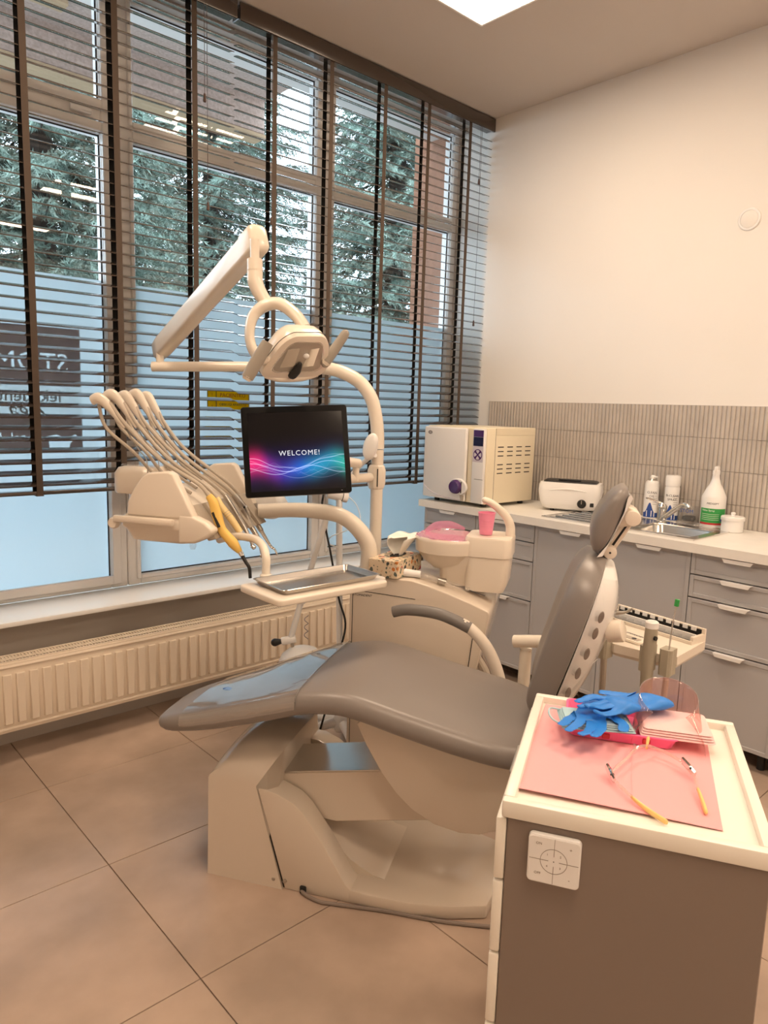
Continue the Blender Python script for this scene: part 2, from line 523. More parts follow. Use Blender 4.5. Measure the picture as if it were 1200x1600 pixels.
for c in range(ncol):
    y = ty0 - TP * (c + .5)
    for r in range(4):
        z = tz0 - TH * (r + 1) + .0015 if r < 3 else .926
        vf = half if r == 3 else full
        hidden = (2.53 < y < 2.95 and r >= 1) or y < 1.29
        if hidden:
            rest.append(mv(vf, (WX, y, z)))
        elif r == 3 and 3 in first or r < 3 and 0 in first:
            cp(first[3 if r == 3 else 0], (WX, y, z), wall_right)
        else:
            t = mk('tile', vf, M['tile'], wall_right, angle=50); t.location = (WX, y, z); first[3 if r == 3 else 0] = t
mk('tile_field', join(*rest), M['tile'], wall_right, angle=50, kind='stuff')

cap = thing('wall_cover', 'small round white cover cap high on the white wall', 'cover', (WX, 1.473, 2.397))
mk('rim', hoop([(.052, 0), (.052, .004), (.048, .007), (.041, .007), (.041, 0)], 32, (WX, 1.473, 2.397), (-1, 0, 0)), M['white'], cap)
mk('disc', lathe([(.040, 0), (.040, .006), (.036, .008), (.001, .009)], 32, (WX, 1.473, 2.397), (-1, 0, 0)), M['wall'], cap)

# ceiling LED panels
def ceiling_panel(cx, cy, label, first=None):
    t = thing('ceiling_lamp', label, 'lamp', (cx, cy, HC), group='square LED panels on the ceiling')
    w = .30
    mk('frame', join(box((cx - w, cy - w, HC - .014), (cx + w, cy - w + .014, HC), .002, 1), box((cx - w, cy + w - .014, HC - .014), (cx + w, cy + w, HC), .002, 1),
                     box((cx - w, cy - w + .014, HC - .014), (cx - w + .014, cy + w - .014, HC), .002, 1), box((cx + w - .014, cy - w + .014, HC - .014), (cx + w, cy + w - .014, HC), .002, 1)), M['white'], t)
    mk('diffuser', box((cx - w + .014, cy - w + .014, HC - .010), (cx + w - .014, cy + w - .014, HC - .002)), M['lamp'], t, smooth=False)
ceiling_panel(2.44, 2.11, 'glowing square ceiling lamp panel at the top of the picture')
ceiling_panel(0.50, 2.11, 'square ceiling lamp panel above the radiator, out of the picture, added to light the room')  # unseen panel, added for its light in the room
ceiling_panel(2.44, 0.10, 'square ceiling lamp panel above the drawer cart, out of the picture')
ceiling_panel(0.50, 0.10, 'square ceiling lamp panel overhead of the viewpoint')
ceiling_panel(2.44, -1.70, 'square ceiling lamp panel unseen behind the viewpoint by the right wall, added to light the room')  # this and the next: unseen panels, added to brighten the room
ceiling_panel(0.50, -1.70, 'square ceiling lamp panel unseen behind the viewpoint in mid room, added to light the room')

# windows
def ring(x0, x1, z0, z1, w, y0, y1, b=.004):
    return join(box((x0, y0, z0), (x0 + w, y1, z1), b, 1), box((x1 - w, y0, z0), (x1, y1, z1), b, 1),
                box((x0 + w, y0, z0), (x1 - w, y1, z0 + w), b, 1), box((x0 + w, y0, z1 - w), (x1 - w, y1, z1), b, 1))
GY = 3.372
def window(n, x0, x1, g0, g1, zl0, zl1, zu0, zu1, label, sash=False):
    t = thing('window_%d' % n, label, 'window', ((x0 + x1) / 2, GY, .56), kind='structure')
    zt = 3.222
    mk('frame', join(box((x0, 3.345, .561), (g0 - .002, 3.42, zt), .005, 1), box((g1 + .002, 3.345, .561), (x1, 3.42, zt), .005, 1),
                     box((g0 - .002, 3.345, .561), (g1 + .002, 3.42, zl0 - .002), .005, 1), box((g0 - .002, 3.345, zl1 + .002), (g1 + .002, 3.42, zu0 - .002), .005, 1),
                     box((g0 - .002, 3.345, zu1 + .002), (g1 + .002, 3.42, zt), .005, 1)), M['pvc'], t)
    if sash:
        mk('sash', ring(g0 - .045, g1 + .045, zl0 - .03, zl1 + .05, .043, 3.328, 3.344), M['pvc'], t)
        mk('sash', ring(g0 - .045, g1 + .045, zu0 - .05, zu1 + .015, .043, 3.328, 3.344), M['pvc'], t)
        mk('hinge_cover', box((1.175, 3.312, 2.675), (1.265, 3.327, 2.700), .005, 2), M['white'], t)
    else:
        mk('glazing_bead', ring(g0 - .022, g1 + .022, zl0 - .022, zl1 + .022, .02, 3.334, 3.345), M['pvc'], t)
        mk('glazing_bead', ring(g0 - .022, g1 + .022, zu0 - .022, zu1 + .022, .02, 3.334, 3.345), M['pvc'], t)
    for z0, z1 in ((zl0, zl1), (zu0, zu1)):
        mk('gasket', ring(g0 - .003, g1 + .003, z0 - .003, z1 + .003, .007, GY - .004, GY - .001, 0), M['gasket'], t, smooth=False)
        mk('pane', box((g0, GY, z0), (g1, GY + .005, z1)), M['glass'], t, smooth=False)
    mk('frosted_film', box((g0 + .004, GY - .0024, zl0 + .004), (g1 - .004, GY - .0016, 1.995)), M['film'], t, smooth=False, label='frosted film on the lower glass')
window(1, .19, 1.392, .27, 1.312, .612, 2.615, 2.762, 3.195, 'left white-framed window with a brown clinic sticker behind frosted film', True)
window(2, 1.395, 2.553, 1.458, 2.49, .612, 2.612, 2.705, 3.195, 'middle white-framed window with a yellow sticker on its frosted glass')
window(3, 2.556, 3.648, 2.62, 3.588, .612, 2.605, 2.692, 3.195, 'right white-framed window next to the tiled wall')

trim = struct('trim_1', box((XL, 3.05, .540), (WX, 3.345, .561), .004, 2), M['sill'], 'glossy white window sill above the radiator', 'window sill')

# ------------------------------------------------------------------ outside
struct('ground', box((-40, 3.5, -.55), (60, 70, -.30)), M['ground'], 'pale paving outside the windows', 'ground', smooth=False)
cn = thing('canopy', 'brown stucco canopy above the windows outside', 'canopy', (0, 3.9, 3.55))
mk('soffit', box((-6, 3.46, 3.55), (2.95, 4.60, 3.75)), M['canopy'], cn, smooth=False)
mk('edge_beam', box((-6, 4.56, 3.325), (2.95, 4.70, 3.85), .01, 1), M['canopy'], cn, smooth=False)
mk('edge_strip', box((-6, 4.55, 3.305), (2.955, 4.71, 3.325)), M['beam'], cn, smooth=False)
mk('wall_lamp', box((1.25, 4.2, 3.50), (1.50, 4.30, 3.55), .01, 1), M['beam'], cn)
struct('wall_outside', box((3.66, 3.46, -.3), (4.3, 3.77, 5.2)), M['brickwall'], 'brown rendered wall end outside the right window', smooth=False)

def foliage_material(name, c1, c2):
    m = bpy.data.materials.new(name); m.use_nodes = True
    nt = m.node_tree; b = nt.nodes['Principled BSDF']; b.inputs['Roughness'].default_value = .7
    g = nt.nodes.new('ShaderNodeNewGeometry'); n = nt.nodes.new('ShaderNodeTexNoise'); n.inputs['Scale'].default_value = 3.5; n.inputs['Detail'].default_value = 5
    r = nt.nodes.new('ShaderNodeValToRGB')
    r.color_ramp.elements[0].position = .35; r.color_ramp.elements[0].color = (*c1, 1)
    r.color_ramp.elements[1].position = .62; r.color_ramp.elements[1].color = (*c2, 1)
    nt.links.new(g.outputs['Position'], n.inputs['Vector']); nt.links.new(n.outputs['Fac'], r.inputs['Fac']); nt.links.new(r.outputs['Color'], b.inputs['Base Color'])
    return m
FOL = foliage_material('blue_spruce_needles', (.055, .048, .026), (.215, .300, .250))

def raw_mesh(name, V, F3, mt, parent):
    me = bpy.data.meshes.new(name)
    me.vertices.add(len(V)); me.vertices.foreach_set('co', V.astype(np.float32).ravel())
    nf = len(F3)
    me.loops.add(nf * 3); me.loops.foreach_set('vertex_index', F3.astype(np.int32).ravel())
    me.polygons.add(nf); me.polygons.foreach_set('loop_start', np.arange(0, nf * 3, 3, dtype=np.int32))
    me.update(calc_edges=True)
    me.materials.append(mt)
    o = bpy.data.objects.new(name, me); COL.objects.link(o); o.parent = parent
    return o

def spruce(x, y, h, r, seed, label):
    rng = np.random.default_rng(seed)
    t = thing('spruce_tree', label, 'tree', (x, y, -.3), group='blue spruces outside the windows')
    mk('trunk', tube([(x, y, -.3), (x + .03, y, h * .5), (x, y, h)], [.17, .11, .02], 10, 4), M['bark'], t)
    tw_a = []; tw_b = []
    wood = []
    z = .5
    while z < h - .3:
        nb = rng.integers(8, 11)
        L = r * (1 - z / h) ** .8 * rng.uniform(.85, 1.1)
        a0 = rng.uniform(0, 6.28)
        for k in range(nb):
            a = a0 + 6.283 * k / nb + rng.uniform(-.2, .2)
            l = L * rng.uniform(.7, 1.1); d = np.array([math.cos(a), math.sin(a), 0])
            side = np.array([-d[1], d[0], 0])
            m = 7
            P = [np.array([0, 0, z]) + d * l * s + np.array([0, 0, l * (-.38 * s + .20 * s ** 3) + rng.uniform(-.02, .02)]) for s in np.linspace(.04, 1, m)]
            wood.append([tuple(p) for p in P])
            nt_ = max(6, int(l / .045))
            for q in range(nt_):
                s = .12 + .88 * q / (nt_ - 1)
                f = s * (m - 1); i0 = min(int(f), m - 2); p = P[i0] + (P[i0 + 1] - P[i0]) * (f - i0)
                for sd in ((1, -1) if q < nt_ - 1 else (0,)):
                    tl = (.14 + .30 * math.sin(min(1, s * 1.15) * 2.6)) * (l / r + .35) * rng.uniform(.6, 1.1)
                    v = d * rng.uniform(.55, .9) + side * sd * rng.uniform(.6, 1.0) + np.array([0, 0, rng.uniform(-.55, .0)])
                    v /= np.linalg.norm(v)
                    tw_a.append(p); tw_b.append(p + v * tl)
        z += rng.uniform(.17, .26)
    A = np.array(tw_a); B = np.array(tw_b)
    n = len(A); K = 24
    s = np.tile(np.linspace(.05, 1, K), n)[:, None]
    a = np.repeat(A, K, 0); b = np.repeat(B, K, 0)
    p = a + (b - a) * s + np.stack([np.zeros(n * K), np.zeros(n * K), (-.06 * s[:, 0] ** 2)], 1)
    dr = (b - a) / (np.linalg.norm(b - a, axis=1)[:, None] + 1e-9)
    rv = rng.normal(size=p.shape); rv -= dr * (rv * dr).sum(1)[:, None]; rv /= np.linalg.norm(rv, axis=1)[:, None] + 1e-9
    tip = p + (dr * .75 + rv * .85) * rng.uniform(.035, .065, (n * K, 1))
    w = np.cross(dr, rv) * .0075
    V = np.stack([p - w, p + w, tip], 1).reshape(-1, 3)
    F = np.arange(len(V)).reshape(-1, 3)
    V = V + np.array([0, 0, .3])
    o = raw_mesh('foliage', V, F, FOL, t); o['kind'] = 'stuff'
    mk('branches', join(*[tube([(q[0] + x, q[1] + y, q[2]) for q in w_], [.016, .004], 4, 1) for w_ in wood]), M['bark'], t, kind='stuff')
spruce(2.3, 7.4, 9.5, 2.3, 1, 'blue-green spruce outside the left window')
spruce(6.0, 10.9, 11.5, 2.9, 2, 'blue-green spruce outside the middle window')
spruce(6.75, 7.3, 9.5, 1.95, 3, 'blue-green spruce outside the right window, beside the brown wall')
# ------------------------------------------------------------------ venetian blinds
SLAT_TILT = math.radians(17.0)
def blind(x0, x1, zb, tapes, cords, label):
    yc = 3.088
    t = thing('venetian_blind', label, 'blind', ((x0 + x1) / 2, yc, zb), group='brown wooden venetian blinds')
    mk('headrail', box((x0, 3.062, 3.172), (x1, 3.118, 3.232), .003, 1), M['blind'], t)
    mk('valance', box((x0, 3.046, 3.162), (x1 + .003, 3.060, 3.240), .004, 2), M['blind'], t, label='dark brown valance along the top')
    w, th = .050, .0032
    prof = []
    for s in range(5):
        a = -w / 2 + w * s / 4
        prof.append((a, .0022 * (1 - (2 * a / w) ** 2)))
    c, s_ = math.cos(SLAT_TILT), math.sin(SLAT_TILT)
    ring_ = [(a, b) for a, b in prof] + [(a, b - th) for a, b in reversed(prof)]
    ring_ = [(a * c - b * s_, a * s_ + b * c) for a, b in ring_]
    half = (x1 - x0) / 2 - .004
    V = [(-half, a, b) for a, b in ring_] + [(half, a, b) for a, b in ring_]
    n = len(ring_)
    F = [(i, (i + 1) % n, n + (i + 1) % n, n + i) for i in range(n)] + [tuple(range(n))[::-1], tuple(range(n, 2 * n))]
    first = None
    z = zb + .045
    pitch = .0458
    zs = []
    while z < 3.150:
        if first is None:
            first = mk('slat', (V, F), M['blind'], None, angle=40); first.parent = t
            first.location = (0, 0, z - zb)
        else: cp(first, (0, 0, z - zb), t)
        zs.append(z); z += pitch
    OFF[first.name] = OFF[t.name]
    mk('bottom_rail', box((x0 + .004, yc - .026, zb), (x1 - .004, yc + .026, zb + .016), .005, 2), M['blind'], t)
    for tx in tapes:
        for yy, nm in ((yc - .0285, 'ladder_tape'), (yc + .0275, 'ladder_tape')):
            mk(nm, box((tx - .0125, yy - .0005, zb - .004), (tx + .0125, yy + .0005, 3.172)), M['tape' if yy < yc else 'tapeshade'], t, smooth=False)  # rear tapes take the colour darkened for slat shade
        mk('tape_clip', box((tx - .014, yc - .030, zb - .004), (tx + .014, yc + .03, zb - .0005)), M['tape'], t, smooth=False)
    for cx, z0 in cords:
        mk('pull_cord', tube([(cx, 3.042, 3.165), (cx, 3.040, (3.165 + z0) / 2), (cx, 3.040, z0)], .0013, 5, 3), M['cord'], t)
        mk('tassel', lathe([(.002, 0), (.005, -.004), (.0075, -.032), (.006, -.036), (.001, -.036)], 10, (cx, 3.040, z0)), M['cord'], t)
    return t
blind(.10, 1.822, 1.068, (.20, .55, .918, 1.267, 1.618), ((1.655, 2.80), (1.668, 2.35)), 'left brown venetian blind behind the instrument console')
blind(1.838, 3.640, 1.012, (2.033, 2.372, 2.738, 3.072, 3.427), ((2.005, 2.35), (3.500, 2.86), (3.512, 2.02)), 'right brown venetian blind reaching to the tiled wall')

# ------------------------------------------------------------------ stickers on the outside of the glass (read backwards from inside)
def on_glass(vf, x, z, y=GY + .0062):
    # lettering meant to be read from outside: mirrored when seen from the room
    m = Matrix(((-1, 0, 0, x), (0, 0, 1, y), (0, 1, 0, z), (0, 0, 0, 1)))
    return xf(vf, m)
sg = thing('clinic_sticker', 'brown and pale clinic sticker with mirrored lettering on the left window', 'sticker', (.74, GY + .006, 1.0))
def cut_letters(vf, letters):
    # stencil: lettering cut out of a sheet
    obs = []
    for k, g in enumerate((vf, letters)):
        me = bpy.data.meshes.new('stencil'); me.from_pydata(g[0], [], g[1])
        bm = bmesh.new(); bm.from_mesh(me); bmesh.ops.remove_doubles(bm, verts=bm.verts[:], dist=1e-6); bmesh.ops.recalc_face_normals(bm, faces=bm.faces[:]); bm.to_mesh(me); bm.free()
        o = bpy.data.objects.new('stencil', me); COL.objects.link(o); obs.append(o)
    bo = obs[0].modifiers.new('cut', 'BOOLEAN'); bo.operation = 'DIFFERENCE'; bo.object = obs[1]; bo.solver = 'EXACT'
    dg = bpy.context.evaluated_depsgraph_get(); dg.update()
    m2 = bpy.data.meshes.new_from_object(obs[0].evaluated_get(dg))
    r = [tuple(v.co) for v in m2.vertices], [tuple(p.vertices) for p in m2.polygons]
    for o in obs: bpy.data.objects.remove(o, do_unlink=True)
    return r
mk('header', cut_letters(box((.28, GY - .0011, 1.512), (1.203, GY - .0006, 1.767)), on_glass(text_vf('STOMATOLOG', .115, .004), .76, 1.610, GY - .0008)), M['signbrown'], sg, smooth=False)
mk('panel', box((.28, GY - .0011, 1.385), (1.203, GY - .0006, 1.510)), M['signwhite'], sg, smooth=False)
mk('footer', cut_letters(box((.28, GY - .0011, 1.216), (1.203, GY - .0006, 1.383)), join(on_glass(text_vf('tel. 5', .06, .004), .90, 1.285, GY - .0008), prism([(1.06, 1.23), (1.14, 1.23), (1.15, 1.26), (1.18, 1.29), (1.17, 1.30), (1.13, 1.275), (1.09, 1.30), (1.05, 1.29)], GY - .0030, GY + .0015, 'y'))), M['signbrown'], sg, smooth=False)
mk('lettering', on_glass(text_vf('lek. dent. m.', .075, .0008), .93, 1.465, GY - .0008), M['ink'], sg, smooth=False)
mk('script', on_glass(text_vf('Aga', .10, .0008, shear=.4), .98, 1.405, GY - .0008), M['ink'], sg, smooth=False)

ys = thing('warning_sticker', 'yellow notice with red and black lettering on the middle window', 'sticker', (1.963, GY - .004, 1.43))
yy = GY - .0034
mk('sheet', box((1.838, yy, 1.418), (2.089, yy + .0006, 1.524)), M['signyellow'], ys, smooth=False)
mk('border', join(box((1.838, yy - .0006, 1.520), (2.089, yy, 1.524)), box((1.838, yy - .0006, 1.418), (2.089, yy, 1.422)), box((1.838, yy - .0006, 1.422), (1.842, yy, 1.520)),
                  box((2.085, yy - .0006, 1.422), (2.089, yy, 1.520)), box((1.888, yy - .0006, 1.422), (1.892, yy, 1.520)), box((1.892, yy - .0006, 1.470), (2.085, yy, 1.473))), M['ink'], ys, smooth=False)
def facing_room(vf, x, y, z):
    return xf(vf, Matrix(((1, 0, 0, x), (0, 0, -1, y), (0, 1, 0, z), (0, 0, 0, 1))))
mk('lettering', facing_room(text_vf('PACJENTKO', .028), 1.988, yy - .0005, 1.500), M['signred'], ys, smooth=False)
mk('lettering', facing_room(text_vf('OBSŁUGI APARATU', .0185), 1.988, yy - .0005, 1.452), M['ink'], ys, smooth=False)
mk('symbol', join(*[facing_room(text_vf('!', .026), 1.866, yy - .0005, z) for z in (1.500, 1.440)]), M['signred'], ys, smooth=False)

# ------------------------------------------------------------------ radiator
rd = thing('radiator', 'long cream panel radiator below the window sill', 'radiator', (1.15, 3.0, .14))
RX0, RX1, RY, RZ0, RZ1 = .02, 2.62, 2.950, .140, .432
mk('front_panel', box((RX0, RY + .004, RZ0), (RX1, RY + .018, RZ1 - .006), .004, 2), M['rad'], rd)
mk('back_panel', box((RX0, RY + .082, RZ0), (RX1, RY + .096, RZ1 - .006), .004, 2), M['rad'], rd)
mk('side_cover', box((RX0 - .003, RY + .006, RZ0 + .01), (RX0, RY + .094, RZ1)), M['rad'], rd, smooth=False)
mk('side_cover', box((RX1, RY + .006, RZ0 + .01), (RX1 + .003, RY + .094, RZ1)), M['rad'], rd, smooth=False)
rib = None
px = RX0 + .022
while px < RX1 - .03:
    vf = prism([(-.0180, 0), (-.0150, -.0120), (.0150, -.0120), (.0180, 0)], RZ0 + .038, RZ1 - .050, 'z', .002, 1)
    if rib is None:
        rib = mk('rib', mv(vf, (px, RY + .0045, 0)), M['rad'], rd); rib_x = px
    else: cp(rib, (px - rib_x, 0, 0), rd)
    px += .0495
mk('edge_lip', join(tube([(RX0, RY + .006, RZ0 + .016), (RX1, RY + .006, RZ0 + .016)], .007, 8, 1), tube([(RX0, RY + .006, RZ1 - .022), (RX1, RY + .006, RZ1 - .022)], .007, 8, 1)), M['rad'], rd)
bars = []
x = RX0 + .004
while x < RX1:
    bars.append(box((x, RY + .010, RZ1 - .006), (x + .0030, RY + .090, RZ1 - .0015))); x += .0125
mk('top_grille', join(*bars), M['rad'], rd, smooth=False, kind='stuff')
for yy_ in (.008, .036, .050, .088):
    mk('grille_rail', box((RX0, RY + yy_, RZ1 - .007), (RX1, RY + yy_ + .006, RZ1), .001, 1), M['rad'], rd, smooth=False)
mk('fins', join(*[box((RX0 + .02 + i * .033, RY + .020, RZ0 + .03), (RX0 + .021 + i * .033, RY + .080, RZ1 - .03)) for i in range(77)]), M['rad'], rd, smooth=False, kind='stuff')
for bx in (RX0 + .25, RX1 - .25):
    mk('bracket', box((bx, RY + .096, RZ0 + .03), (bx + .03, WY, RZ1 - .05)), M['rad'], rd, smooth=False)
# ------------------------------------------------------------------ kitchen line: cabinets, worktop, sink
CF = 3.055          # face of the cabinet fronts
ZT = .885
def front(y0, y1, z0, z1):
    g = .0015
    y0 += g; y1 -= g; z0 += g; z1 -= g
    fw, ft = .018, .004
    slab = box((CF + .004, y0, z0), (CF + .020, y1, z1))
    fr = join(box((CF, y0, z0), (CF + .004, y0 + fw, z1), .0012, 1), box((CF, y1 - fw, z0), (CF + .004, y1, z1), .0012, 1),
              box((CF, y0 + fw, z0), (CF + .004, y1 - fw, z0 + fw), .0012, 1), box((CF, y0 + fw, z1 - fw), (CF + .004, y1 - fw, z1), .0012, 1))
    return join(slab, fr)
def handle(yc, z, w=.125):
    # folded white lip hooked over the top edge of the front
    poly = [(-w / 2, 0), (w / 2, 0), (w / 2 - .010, -.016), (-w / 2 + .010, -.016)]
    lip = xf(prism(poly, -.002, .0, 'z'), Matrix(((0, 0, 1, CF - .020), (1, 0, 0, yc), (0, 1, 0, z + .002), (0, 0, 0, 1))))
    top = box((CF - .021, yc - w / 2, z - .0005), (CF + .012, yc + w / 2, z + .0012))
    return join(lip, top)
rows = ((.788, ZT), (.686, .785), (.474, .683), (.080, .471))
def cabinet(y0, y1, kind, label, name):
    t = thing(name, label, 'cabinet', ((CF + 3.64) / 2, (y0 + y1) / 2, 0), group='grey cabinets under the worktop')
    mk('body', box((CF + .022, y0 + .001, .075), (3.636, y1 - .001, ZT - .0005)), M['carcass'], t, smooth=False)
    if kind == 'drawers':
        for z0, z1 in rows:
            d = mk('drawer', front(y0, y1, z0, z1), M['cab'], t, smooth=False)
            mk('handle', handle((y0 + y1) / 2, z1 - (.006 if z1 > .85 else .002)), M['white'], d, label='white lip handle')
    else:
        d = mk('door', front(y0, y1, .080, ZT), M['cab'], t, smooth=False)
        mk('handle', handle((y0 + y1) / 2 - .02, ZT - .006), M['white'], d, label='white lip handle')
    for lx in (CF + .06, 3.58):
        for ly in (y0 + .05, y1 - .05):
            mk('leg', cyl((lx, ly, 0), (lx, ly, .076), .016, 12), M['dark'], t)
cabinet(2.560, 2.960, 'drawers', 'grey four-drawer cabinet under the steriliser, next to the window', 'drawer_cabinet')
cabinet(2.160, 2.559, 'drawers', 'grey four-drawer cabinet behind the spittoon, second from the window', 'drawer_cabinet')
cabinet(1.754, 2.159, 'door', 'grey one-door cabinet behind the chair backrest', 'door_cabinet')
cabinet(1.337, 1.753, 'door', 'grey one-door cabinet under the sink bowl', 'door_cabinet')
cabinet(.937, 1.336, 'drawers', 'grey four-drawer cabinet at the right edge, right of the sink', 'drawer_cabinet')
cabinet(.537, .936, 'drawers', 'grey four-drawer cabinet past the right edge of the picture', 'drawer_cabinet')

wt = thing('worktop', 'white worktop running along the tiled wall', 'worktop', (3.34, 1.7, ZT))
# bowl cut-out: the slab is built round it
BX0, BX1, BY0, BY1 = 3.150, 3.440, 1.395, 1.700
slab = join(box((3.030, BY1, ZT), (3.640, 2.985, .925)), box((3.030, .53, ZT), (3.640, BY0, .925)), box((3.030, BY0, ZT), (BX0, BY1, .925)), box((BX1, BY0, ZT), (3.640, BY1, .925)))
mk('slab', slab, M['worktop'], wt, smooth=False)
mk('edge_band', join(box((3.0285, .53, ZT), (3.030, 2.985, .9255)), box((3.0285, 2.985, ZT), (3.640, 2.9865, .9255))), M['worktop'], wt, smooth=False)

sk = thing('sink', 'steel kitchen sink with drainer set into the worktop', 'sink', (3.31, 1.75, .926))
SX0, SX1, SY0, SY1 = 3.095, 3.520, 1.350, 2.150
rim = join(box((SX0, BY1, .9255), (SX1, SY1, .9290)), box((SX0, SY0, .9255), (SX1, BY0, .9290)), box((SX0, BY0, .9255), (BX0, BY1, .9290)), box((BX1, BY0, .9255), (SX1, BY1, .9290)))
mk('rim', rim, M['steel'], sk, smooth=False)
mk('rim_edge', join(tube([(SX0, SY0, .928), (SX0, SY1, .928)], .004, 6, 1), tube([(SX1, SY0, .928), (SX1, SY1, .928)], .004, 6, 1),
                    tube([(SX0, SY0, .928), (SX1, SY0, .928)], .004, 6, 1), tube([(SX0, SY1, .928), (SX1, SY1, .928)], .004, 6, 1)), M['chrome'], sk)
def bowl_ring(ins, z, r):
    return [(a, b, z) for a, b in rrect(BX1 - BX0 - 2 * ins, BY1 - BY0 - 2 * ins, r, 5, (BX0 + BX1) / 2, (BY0 + BY1) / 2)]
rings = [bowl_ring(.001, .9285, .012), bowl_ring(.006, .918, .04), bowl_ring(.012, .80, .05), bowl_ring(.035, .775, .05), bowl_ring(.142, .772, .002)]
outer = [bowl_ring(.1425, .770, .002), bowl_ring(.033, .773, .05), bowl_ring(.0095, .799, .05), bowl_ring(.0035, .918, .04), bowl_ring(-.0, .9265, .012)]
mk('bowl', loft(rings + outer, caps=False), M['steel'], sk, angle=60)
dr = mk('drainer', box((3.125, 1.76, .9290), (3.49, 2.12, .9300), .0005, 1), M['steel'], sk, smooth=False)
for i in range(6):
    mk('drainer_rib', tube([(3.15 + i * .062, 1.78, .930), (3.15 + i * .062, 2.10, .931)], [.004, .006], 6, 1), M['steel'], dr)
mk('drain', lathe([(.001, .7735), (.03, .7735), (.034, .7745), (.03, .775), (.001, .7745)], 20, ((BX0 + BX1) / 2, (BY0 + BY1) / 2, 0)), M['chrome'], sk)

fc = thing('faucet', 'chrome mixer tap with a long spout over the sink', 'faucet', (3.475, 1.690, .929))
fx, fy = 3.475, 1.690
mk('body', join(lathe([(.027, .929), (.027, .934), (.022, .938), (.021, .985), (.024, .995), (.024, 1.012), (.016, 1.022), (.001, 1.024)], 20, (fx, fy, 0))), M['chrome'], fc)
mk('spout', tube([(fx - .005, fy - .005, .950), (fx - .02, fy - .04, .972), (fx - .045, fy - .09, 1.010), (fx - .07, fy - .135, 1.038), (fx - .085, fy - .165, 1.040), (fx - .09, fy - .175, 1.028)], [.014, .014, .013, .012, .012, .011], 12, 5), M['chrome'], fc)
mk('lever', tube([(fx, fy, 1.020), (fx - .012, fy + .035, 1.035), (fx - .025, fy + .075, 1.045)], [.008, .006, .005], 8, 4, cap_round=True), M['chrome'], fc)

# ------------------------------------------------------------------ steriliser
st = thing('steriliser', 'white and beige tabletop steam steriliser with purple handle', 'steriliser', (3.27, 2.735, .925))
AX0, AX1, AY0, AY1, AZ0, AZ1 = 3.062, 3.500, 2.508, 2.965, .945, 1.368
mk('body', box((AX0, AY0, AZ0), (AX1, AY1, AZ1), .008, 2), M['autocream'], st)
mk('top_cover', box((AX0 + .07, AY0 - .0015, AZ1 - .042), (AX1 - .005, AY1, AZ1 + .0015), .003, 1), M['autocream'], st)
d = mk('door', box((AX0 - .026, 2.640, AZ0 + .004), (AX0 - .001, AY1 + .002, AZ1 - .006), .010, 3), M['white'], st, label='white door')
mk('logo', lathe([(.001, 0), (.017, 0), (.017, .0006), (.001, .0006)], 24, (AX0 - .0262, 2.918, 1.328), (-1, 0, 0), .62, 1.0), M['greyink'], d)
mk('logo_script', xf(text_vf('Cs', .012, .0004, shear=.3), Matrix(((0, 0, -1, AX0 - .0269), (-1, 0, 0, 2.918), (0, 1, 0, 1.328), (0, 0, 0, 1)))), M['white'], d, smooth=False)
hr = mk('handle_recess', lathe([(.060, 0), (.060, .005), (.054, .010), (.001, .010)], 32, (AX0 - .027, 2.680, 1.030), (-1, 0, 0), .80, 1.12), M['white'], d)
mk('handle', lathe([(.044, .0), (.044, .012), (.036, .024), (.001, .027)], 24, (AX0 - .036, 2.692, 1.030), (-1, 0, 0), .92, .95), M['purple'], d, label='dark purple latch handle')
mk('handle_shadow_gap', box((AX0 - .0385, 2.650, .998), (AX0 - .036, 2.656, 1.062)), M['void'], d, smooth=False)
mk('spill_guard', prism([(2.642, .955), (2.655, .955), (2.665, .985), (2.640, .985)], AX0 - .033, AX0 - .026, 'x'), M['hose'], d)
mk('door_curve', tube([(AX0 - .0262, 2.962, 1.020), (AX0 - .0262, 2.90, .985), (AX0 - .0262, 2.80, .962), (AX0 - .0262, 2.645, .955)], .0022, 6, 5), M['lilac'], d)
mk('hinge_strip', box((AX0 - .010, 2.604, AZ0 + .004), (AX0 - .001, 2.636, AZ1 - .006), .003, 1), M['autocream'], st)
mk('strip_gap', box((AX0 - .004, 2.600, AZ0 + .008), (AX0 - .0015, 2.605, AZ1 - .010)), M['void'], st, smooth=False)
cpn = mk('control_panel', box((AX0 - .020, 2.512, AZ0 + .004), (AX0 - .001, 2.598, AZ1 - .006), .006, 2), M['white'], st)
mk('panel_field', box((AX0 - .0212, 2.519, 1.180), (AX0 - .0198, 2.592, 1.355), .0005, 1), M['lilac'], cpn, smooth=False)
mk('display_hood', box((AX0 - .0222, 2.521, 1.318), (AX0 - .0208, 2.590, 1.355), .0005, 1), M['purple'], cpn, smooth=False)
mk('display', box((AX0 - .0222, 2.521, 1.268), (AX0 - .0208, 2.590, 1.317)), M['screenblue'], cpn, smooth=False, label='dark blue display')
kc = (AX0 - .0214, 2.5555, 1.220)
mk('keypad_ring', lathe([(.031, 0), (.031, .0010), (.001, .0010)], 28, kc, (-1, 0, 0)), M['purple'], cpn)
mk('keypad_cross', join(*[xf(prism([(.006, 0), (.013, -.0065), (.022, -.0125), (.0262, -.006), (.0265, 0), (.0262, .006), (.022, .0125), (.013, .0065)], 0, .0016, 'z'),
     Matrix.Translation(kc) @ Matrix(((0, 0, -1, 0), (1, 0, 0, 0), (0, 1, 0, 0), (0, 0, 0, 1))) @ Matrix.Rotation(math.radians(90 * q), 4, 'Z')) for q in range(4)]), M['lilac'], cpn, smooth=False)
mk('printer_slot', box((AX0 - .0208, 2.514, 1.083), (AX0 - .0196, 2.575, 1.085)), M['void'], cpn, smooth=False)
